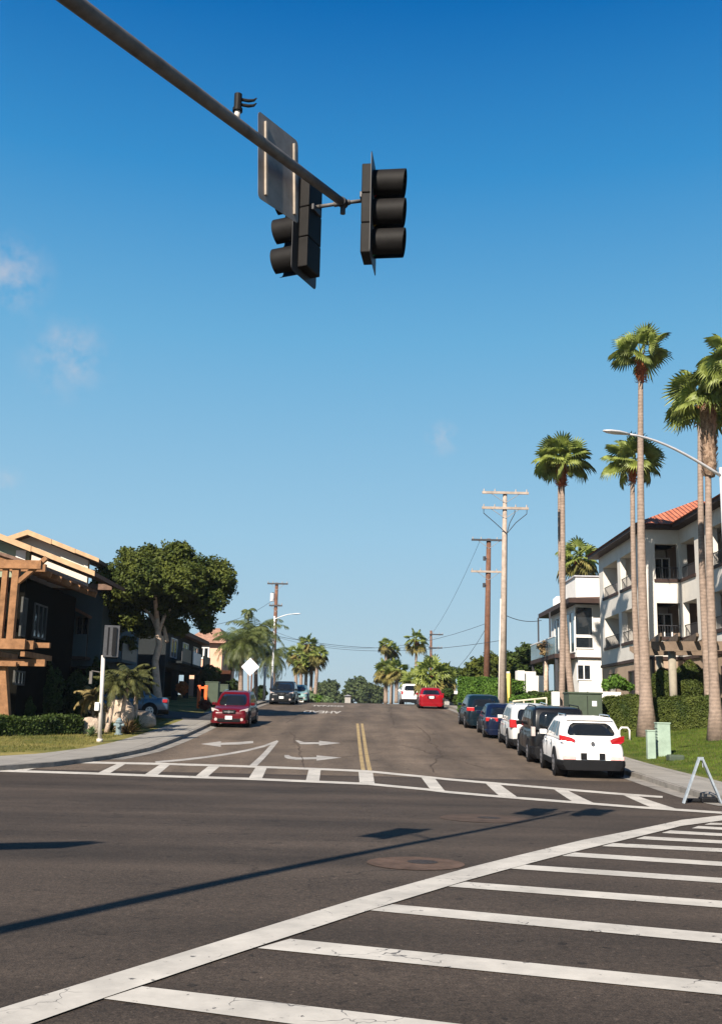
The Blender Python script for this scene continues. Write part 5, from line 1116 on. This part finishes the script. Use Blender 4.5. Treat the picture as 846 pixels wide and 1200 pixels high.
for lab, bp, sp in (('tall far tree right of centre beyond the crest', 421, [(413, 803, 8), (421, 800, 8), (428, 807, 8), (410, 812, 8), (424, 816, 10)]), ('rounded far tree left of centre beyond the crest', 385, [(380, 806, 8), (389, 804, 8), (385, 814, 11), (374, 812, 7)]),
                    ('lower far tree at the foot of the right palm group', 441, [(436, 808, 7), (444, 812, 8), (440, 820, 9)]), ('lowest far tree between the two rounded far trees', 402, [(398, 819, 6), (406, 821, 6)]), ('far tree low behind the left palm cluster', 366, [(364, 818, 6), (371, 820, 6)])):
    mass(lab, bp, 260, sp, 5000, .75, LEAFF, group=FG, bark=BARK)
# dark planting in the shade on the left
for i, (lab, px, py, rx, ry, Y, lf) in enumerate((('tall shaded shrub against the timber building', 55, 815, 18, 32, 44, LEAFD), ('shaded shrub at the right end of the timber building', 90, 815, 18, 26, 47, LEAFD), ('dark low shrub right of the entrance pergola leg', 30, 832, 10, 14, 41.5, LEAFD), ('dark shrub between pink house and green bins', 246, 790, 12, 10, 76, LEAFD), ('dark shrub under the feather palms', 272, 808, 11, 10, 78, LEAFD), ('dark tall shrub left of the round tree in the shade', 115, 800, 14, 26, 50, LEAFD), ('red-brown bush beside the maroon car', 240, 826, 6, 5, 60, REDL), ('orange-brown shrub in the driveway shade', 214, 806, 6, 7, 64, mat('orange_leaf', (.35, .12, .04), .8, .4, 3)), ('green shrub behind the lamp and dark car', 304, 812, 9, 8, 84, LEAFD))):
    bush(lab, px, py, rx, ry, Y, lf, 3500, .13, 'shrubs on the left side', lump=.2, core=.7)
for i, (px, py, rx, ry, Y, lab) in enumerate(((362, 817, 7, 6, 95, 'leftmost bright verge shrub by the pale teal car'), (374, 820, 6, 4.5, 95, 'middle bright verge shrub at the left crest'), (384, 821, 5, 3.5, 94, 'rightmost bright verge shrub at the left crest'))):
    bush(lab, px, py, rx, ry, Y, AGAVE if i != 1 else LEAFB, 1800, .22, 'bright shrubs on the left verge near the crest', lump=.3, core=.6)

# ---- fan palms
def fan_leaf(ax, base, Rl, pet, droop=.25, nseg=22, spread=2.0, fold=.10):
    """quads of one fan leaf; ax is its outward direction"""
    ax = ax/np.linalg.norm(ax); up = np.array((0, 0, 1.)); side = np.cross(ax, up); 
    if np.linalg.norm(side) < 1e-3: side = np.array((1., 0, 0))
    side /= np.linalg.norm(side); nn = np.cross(side, ax); Q = []
    roll = rng.normal(0, .75); side, nn = side*math.cos(roll)+nn*math.sin(roll), nn*math.cos(roll)-side*math.sin(roll)
    mid = base+ax*pet*.5+up*.06*pet; c = base+ax*pet-up*droop*pet*.3; w = .022; nt = .95*rng.uniform(.15, 1.1)*max(.12, 1-abs(ax[2])*.9); ax = ax-up*nt; ax /= np.linalg.norm(ax); side = side-ax*side.dot(ax); side /= np.linalg.norm(side); nn = np.cross(side, ax)
    for a, b in ((base, mid), (mid, c)): Q.append([a-side*w, a+side*w, b+side*w, b-side*w])
    st = spread/nseg*2
    for k in range(nseg):
        th = -spread+st*(k+.5); lf = Rl*(1-.22*abs(th)/spread)*rng.uniform(.88, 1.08)
        def pt(t_, r, h): d = ax*math.cos(t_)+side*math.sin(t_); q = c+d*r+nn*(h-.10*r*abs(math.sin(t_/2)))-up*droop*(r/Rl)**2.2*Rl; return q
        f = fold*Rl
        Q.append([c, pt(th-st/2, lf*.60, 0), pt(th, lf*.64, f), pt(th, lf*.3, f*.5)]); Q.append([c, pt(th, lf*.3, f*.5), pt(th, lf*.64, f), pt(th+st/2, lf*.60, 0)])
        Q.append([pt(th-st*.46, lf*.60, 0), pt(th-st*.1, lf*.86, f*.3), pt(th, lf*1.0, -f*.8), pt(th, lf*.64, f)]); Q.append([pt(th, lf*.64, f), pt(th, lf*1.0, -f*.8), pt(th+st*.1, lf*.86, f*.3), pt(th+st*.46, lf*.60, 0)])
    return Q
def fan_palm(label, base, top, r0, r1, Rc, nleaf=30, skirt=.8, group=None, booted=0, leaf=PFAN, dead=0, bend=None, nseg=22, flare=1.7, lo=-.75):
    base = Vector(base); top = Vector(top); t = thing('palm_tree', label, 'palm tree', base, group=group); d = top-base; H = d.length
    P = []; Rr = []
    for k in range(13):
        s = k/12; p = d*s
        if bend: p = p+Vector((bend[0], bend[1], 0))*math.sin(s*math.pi)
        P.append(p); Rr.append((r0+(r1-r0)*s**.6)*(1+(flare-1)*max(0, 1-s*9)))
    mb = MB().tube(P, Rr, 16); mb.build('trunk', PBARK, t, smooth=True)
    if booted:
        k0 = 1-booted; pts = [d*(k0+(1-k0)*i/8) for i in range(9)]
        MB().tube(pts, [r1*1.9]+[r1*2.6]*7+[r1*1.9], 16).build('leaf_base_sheath', PBARK2, t, smooth=True)
        Q = []
        for i in range(420):
            s = k0+(1-k0)*rng.uniform(0, 1); a = rng.uniform(0, 6.283); o = np.array(d*s)+np.array((math.cos(a), math.sin(a), 0))*r1*2.5; e = np.array((math.cos(a)*.10, math.sin(a)*.10, .16)); tv = np.array((-math.sin(a), math.cos(a), 0))*.05; Q.append([o-tv, o+tv, o+e+tv*.4, o+e-tv*.4])
        quads('bark_fringe', np.array(Q), PBARK2, t)
    # reddish sheath of cut leaf bases under the crown
    if skirt:
        pts = [d*(1-skirt/H*(1-i/5)) for i in range(6)]; MB().tube(pts, [r1*1.05, r1*1.35, r1*1.6, r1*1.75, r1*1.7, r1*1.1], 14).build('crown_base', PBOOT, t, smooth=True)
        Q = []
        for i in range(160):
            s = 1-skirt/H*rng.uniform(0, 1); a = rng.uniform(0, 6.283); o = np.array(d*s)+np.array((math.cos(a), math.sin(a), 0))*r1*1.5; e = np.array((math.cos(a)*.16, math.sin(a)*.16, rng.uniform(-.12, .28))); tv = np.array((-math.sin(a), math.cos(a), 0))*.045; Q.append([o-tv, o+tv, o+e+tv*.4, o+e-tv*.4])
        quads('leaf_base_fringe', np.array(Q), PBOOT, t)
    Q = []; Qd = []; pet = Rc*.55; Rl = Rc*.56
    for i in range(nleaf):
        ph = i*2.39996+rng.uniform(-.3, .3); s = (i+.5)/nleaf; el = math.asin(1-(1-lo)*s**1.0)*1.0+rng.normal(0, .08)     # from upright to hanging
        ax = np.array((math.cos(ph)*math.cos(el), math.sin(ph)*math.cos(el), math.sin(el))); o = np.array(d)+np.array((0, 0, .02))
        dest = Qd if (dead and s > 1-dead) else Q
        dest += fan_leaf(ax, o, Rl*rng.uniform(.88, 1.1), pet*rng.uniform(.75, 1.1), droop=.08+.22*s+(.35 if dest is Qd else 0), nseg=nseg)
    quads('crown', np.array(Q), leaf, t)
    if Qd: quads('dead_fronds', np.array(Qd), PFANO, t)
    return t
PR = 'tall slender fan palms on the right lawn'
def ptree(label, bpx, bpy, Y, tpx, tpy, rpx, trunkpx0, trunkpx1, **k):
    b = at(bpx, bpy, Y); b.z = lot(b.x, Y)-.05; tp = at(tpx, tpy, Y); s = Y/F
    return fan_palm(label, b, tp, trunkpx0*s/2, trunkpx1*s/2, rpx*s*1.02, **k)
ptree('tallest fan palm, thick flared foot beside the ribbed cabinet', 758, 858, 42, 750.5, 416, 42, 15.5, 5.6, nleaf=17, skirt=1.3, group=PR, bend=(-.12, 0), lo=-.12)
ptree('straight fan palm nearest the white house, dense full crown', 657, 835, 48, 658.5, 543, 38, 8, 5.4, nleaf=30, skirt=1.2, group=PR, bend=(.05, 0), lo=-.05, flare=1.2)
ptree('leaning fan palm trunk crossing behind the dense-crowned one', 673, 840, 52, 656, 556, 26, 8.5, 5.5, nleaf=8, skirt=.6, group=PR, bend=(-.25, 0), lo=.1, flare=1.2)
ptree('shorter fan palm whose crown stands behind the lamp arm', 750, 845, 47, 740.5, 545, 39, 8.5, 5.2, nleaf=20, skirt=.9, group=PR, bend=(-.1, 0), lo=-.15)
ptree('thick-topped fan palm nearest the right edge, shaggy bark below its crown', 839, 858, 38, 829, 470, 56, 14, 6.0, nleaf=24, skirt=.5, booted=.235, group=PR, bend=(-.1, 0), lo=-.35)
ptree('slender fan palm just left of the thick-topped one, crowns overlapping', 832, 845, 44, 820, 478, 40, 10.5, 6, nleaf=10, skirt=.8, group=PR, bend=(-.15, 0), lo=-.1, flare=1.3)
ptree('fan palm mostly outside the right edge, only crown tips in view', 870, 858, 36, 864, 428, 50, 14, 8.5, nleaf=26, skirt=.8, group=PR, lo=-.4)
ptree('fan palm with ragged yellowing crown behind the white roof room', 668, 790, 75, 677, 655, 27, 6, 5, nleaf=34, skirt=1.0, dead=.35, lo=-.7, nseg=14, group=PR)
PF = 'far palms near the crest'
def fp(label, bpx, Y, tpx, tpy, rpx, tw, n=30, dead=.45, lo=-.85): 
    b = col(bpx, Y); return fan_palm(label, b, at(tpx, tpy, Y), tw*Y/F/2, tw*Y/F/2*.85, rpx*Y/F, nleaf=n, skirt=.5, dead=dead, lo=lo, nseg=12, group=PF, flare=1.1)
fp('leftmost of the far palms right of the crest, highest of its clump', 451, 104, 452.5, 757, 10.5, 4, 26, .5)
fp('second-highest palm of the clump above the white SUV', 458, 106, 460, 763, 10.5, 4, 26, .5)
fp('low shaggy palm at the left foot of the clump above the white SUV', 452, 100, 452, 786, 16, 4.5, 34, .5)
fp('low shaggy palm right in front of the clump above the white SUV', 464, 98, 465, 785, 15, 4.5, 34, .4)
fp('lone slim palm standing free against the sky above the far red car', 487, 112, 487.5, 751, 15, 3.2, 24, .35)
fp('broad low palm directly above the far red car', 506, 84, 506, 792, 26, 7, 44, .35, -.9)
fp('bushy palm between the broad low palm and the palm clump', 484, 92, 485, 800, 18, 5, 34, .4, -.9)
fp('bushy palm behind the broad low palm on its right', 522, 92, 520, 793, 17, 5, 34, .4, -.9)
fp('leftmost palm of the cluster at the left crest', 347, 104, 346, 768, 13, 4, 28, .5)
fp('tallest palm of the cluster at the left crest', 357, 106, 360, 756, 14, 4, 28, .5)
fp('rightmost leaning palm of the cluster at the left crest', 368, 98, 373, 768, 14, 4.5, 30, .5)
fp('lowest palm of the cluster at the left crest', 352, 99, 353, 779, 12, 4, 28, .5)
fp('palm in the middle of the cluster at the left crest', 363, 100, 366, 775, 13, 4, 28, .45)

# ---- feather palms
def frond(o, az, el, L_, leaflet, droop, n=26):
    Q = []; o = np.array(o, float); h = np.array((math.cos(az), math.sin(az), 0)); sd = np.array((-math.sin(az), math.cos(az), 0)); P = []
    for k in range(n+1):
        s = k/n; e = el-droop*s*1.6; P.append((o.copy(), e)); o = o+(h*math.cos(e)+np.array((0, 0, math.sin(e))))*L_/n
    for k in range(n):
        a, e = P[k]; b = P[k+1][0]; w = .02*(1-k/n)+.006; Q.append([a-sd*w, a+sd*w, b+sd*w*.9, b-sd*w*.9])
        if k < 2: continue
        s = k/n; ll = leaflet*math.sin(min(1, s*1.25)*math.pi*.9+.25)**.6 if s < .8 else leaflet*(1.15-s)*2; t = (b-a)/np.linalg.norm(b-a); nn = np.cross(t, sd)
        for sg in (-1, 1):
            dr = sd*sg*.8+t*.55+np.array((0, 0, -.35-.25*rng.uniform()))*1.0; dr /= np.linalg.norm(dr); m_ = a+dr*ll*.55; e_ = m_+(dr+np.array((0, 0, -.5)))*ll*.4; wv = t*.028*max(1, L_/2.2); Q.append([a-wv*.5, a+wv*.5, m_+wv, m_-wv]); Q.append([m_-wv, m_+wv, e_+wv*.1, e_-wv*.1])
    return Q
def feather_palm(label, base, top, r0, r1, L_, n, leaflet=.5, leaf=PFEA, group=None, elmax=1.35, elmin=-.5, droop=1.0, lean=None, name='palm_tree', bark=PBARK, cat='palm tree', seg=26):
    base = Vector(base); top = Vector(top); t = thing(name, label, cat, base, group=group); d = top-base
    pts = [d*(k/8)+(Vector(lean)*math.sin(k/8*math.pi) if lean else Vector()) for k in range(9)]
    MB().tube(pts, list(np.linspace(r0, r1, 9)), 12).build('trunk', bark, t, smooth=True); Q = []
    for i in range(n):
        s = (i+.5)/n; el = elmax-(elmax-elmin)*s**.85; Q += frond(d, i*2.39996+rng.uniform(-.3, .3), el, L_*rng.uniform(.85, 1.1), leaflet, droop*rng.uniform(.8, 1.2), seg)
    quads('crown', np.array(Q), leaf, t); return t
FP = 'feather palms on the left side of the street'
def qp(label, bpx, Y, tpx, tpy, tw, lpx, n, **k): b = col(bpx, Y); s = Y/F; return feather_palm(label, b, at(tpx, tpy, Y), tw*s/2, tw*s/2*.8, lpx*s, n, group=FP, **k)
qp('queen palm with pale trunk behind the diamond sign', 281, 76, 283, 752, 6, 38, 38, leaflet=.9, droop=.95)
qp('second queen palm, trunk hidden behind the diamond sign', 299, 80, 300, 741, 5, 38, 38, leaflet=.9, droop=1.0)
qp('thin palm spear rising highest of the feather palms', 290, 84, 291, 716, 2.2, 12, 9, leaflet=.45, droop=1.4)
qp('feather palm between white lamp pole and brown pole', 322, 88, 319, 768, 5, 32, 32, leaflet=.8, droop=1.2)
qp('shaded feather palm left of the diamond sign', 268, 90, 270, 770, 5, 26, 28, leaflet=.8, droop=1.2)
b = col(562, 88)
qp_ = lambda *a, **k: None
feather_palm('feather palm top showing above the tree left of the white house', col(632, 86), at(632, 764, 86), .2, .16, 2.2, 22, leaflet=.7, group=FP.replace('left', 'right'), droop=1.2)
# small palms / yuccas on the corner
YG = 'small palms on the left corner'
for lab, bx, Y, tx, ty, lean, L_, n, m_ in (('small palm on a leaning thin stem just right of the signal post', 126, 41.0, 135, 800, (.05, 0, 0), 1.1, 17, None), ('small palm with thicker stem and widest crown on the corner', 143, 41.5, 152, 793, (-.05, 0, 0), 1.15, 19, None), ('low palm tuft left of the signal post', 112, 42.5, 110, 816, (0, 0, 0), 1.0, 20, 1), ('upright palm tuft behind the corner palms', 160, 44, 160, 800, (0, 0, 0), 1.1, 22, None)):
    bp = col(bx, Y); feather_palm(lab, bp, at(tx, ty, Y), .10, .07, L_, n, leaflet=.32, leaf=mat('tan_palm_leaf', (.16, .12, .04), .7, .4, 2, trans=.2, c2=(.34, .26, .11)) if m_ else mat('corner_palm_leaf', (.035, .05, .014), .6, .4, 2, trans=.2, c2=(.13, .13, .045)), group=YG, droop=.9, elmin=-.6, lean=lean, bark=BARK, seg=18)
def spiky(label, px, Y, r, n=70, leaf=None, h=1.0, group='spiky plants on the left corner'):
    b = col(px, Y); t = thing('spiky_plant', label, 'plant', b, group=group); Q = []
    for i in range(n):
        a = rng.uniform(0, 6.283); e = rng.uniform(.15, 1.4); L_ = r*rng.uniform(.7, 1.1); h_ = np.array((math.cos(a)*math.cos(e), math.sin(a)*math.cos(e), math.sin(e)*h)); s = np.array((-math.sin(a), math.cos(a), 0))*.03; o = np.array((0, 0, .03)); m_ = o+h_*L_*.6; e_ = m_+(h_-np.array((0, 0, .4)))*L_*.4; Q.append([o-s, o+s, m_+s, m_-s]); Q.append([m_-s, m_+s, e_+s*.1, e_-s*.1])
    quads('leaves', np.array(Q), leaf or LEAFD, t); return t
spiky('reddish spiky plant right of the hydrant', 152, 41, .75, 90, mat('bronze_leaf', (.10, .05, .03), .6, .4, 3, c2=(.16, .12, .05)))
spiky('dark green spiky plant beside the small palm stems', 160, 42, .85, 90)
spiky('low green spiky tuft at the foot of the signal post', 108, 39, .45, 60, AGAVE); spiky('spiky tuft behind the hydrant', 131, 41.6, .5, 60)
spiky('yellowish tuft growing beside the white pipe hoop', 717, 40.5, .55, 60, mat('yellow_tuft', (.4, .35, .2), .8), group='tufts on the right lawn')

# ---- grass blades on the two lawns nearest the camera
def blades(name, n, xr, yr, cond, m, label):
    Q = []
    xs = rng.uniform(*xr, n); ys = rng.uniform(*yr, n)
    for x, y in zip(xs, ys):
        if not cond(x, y): continue
        z = lot(x, y); a = rng.uniform(0, 6.283); w = np.array((math.cos(a), math.sin(a), 0))*.012; h = np.array((rng.normal(0, .02), rng.normal(0, .02), rng.uniform(.03, .085))); o = np.array((x, y, z-.01)); Q.append([o-w, o+w, o+h+w*.2, o+h-w*.2])
    o = quads(name, np.array(Q), m); o['kind'] = 'stuff'; o['category'] = 'grass'; o['label'] = label
blades('grass', 45000, (9.4, 19), (25, 44), lambda x, y: x > 9.45+max(0, 25.5-y)*1.0, mat('grass_blade', (.05, .095, .012), .7, .35, .8, c2=(.11, .16, .02), trans=.2), 'short green grass on the right lawn')
blades('grass', 30000, (-18, -9.2), (31, 50), lambda x, y: y > 31.5-(x+9.7)*-.5*0+max(0, 0) and x < -9.05-max(0, 34-y)*.55, mat('dry_grass_blade', (.07, .10, .016), .8, .4, .6, c2=(.22, .19, .055), trans=.2), 'short patchy grass on the left corner lawn')

# ---- the air itself
hz_ = MB().bb((-700, -75, -30), (700, 900, 24)); hm = bpy.data.materials.new('haze_air'); hm.use_nodes = True; ht = hm.node_tree
ht.nodes.remove(ht.nodes['Principled BSDF']); pv = ht.nodes.new('ShaderNodeVolumePrincipled'); pv.inputs['Color'].default_value = (.78, .88, 1, 1); pv.inputs['Density'].default_value = .00016; pv.inputs['Anisotropy'].default_value = .2
ht.links.new(pv.outputs[0], ht.nodes['Material Output'].inputs['Volume']); hz_.build('haze', hm, kind='stuff')
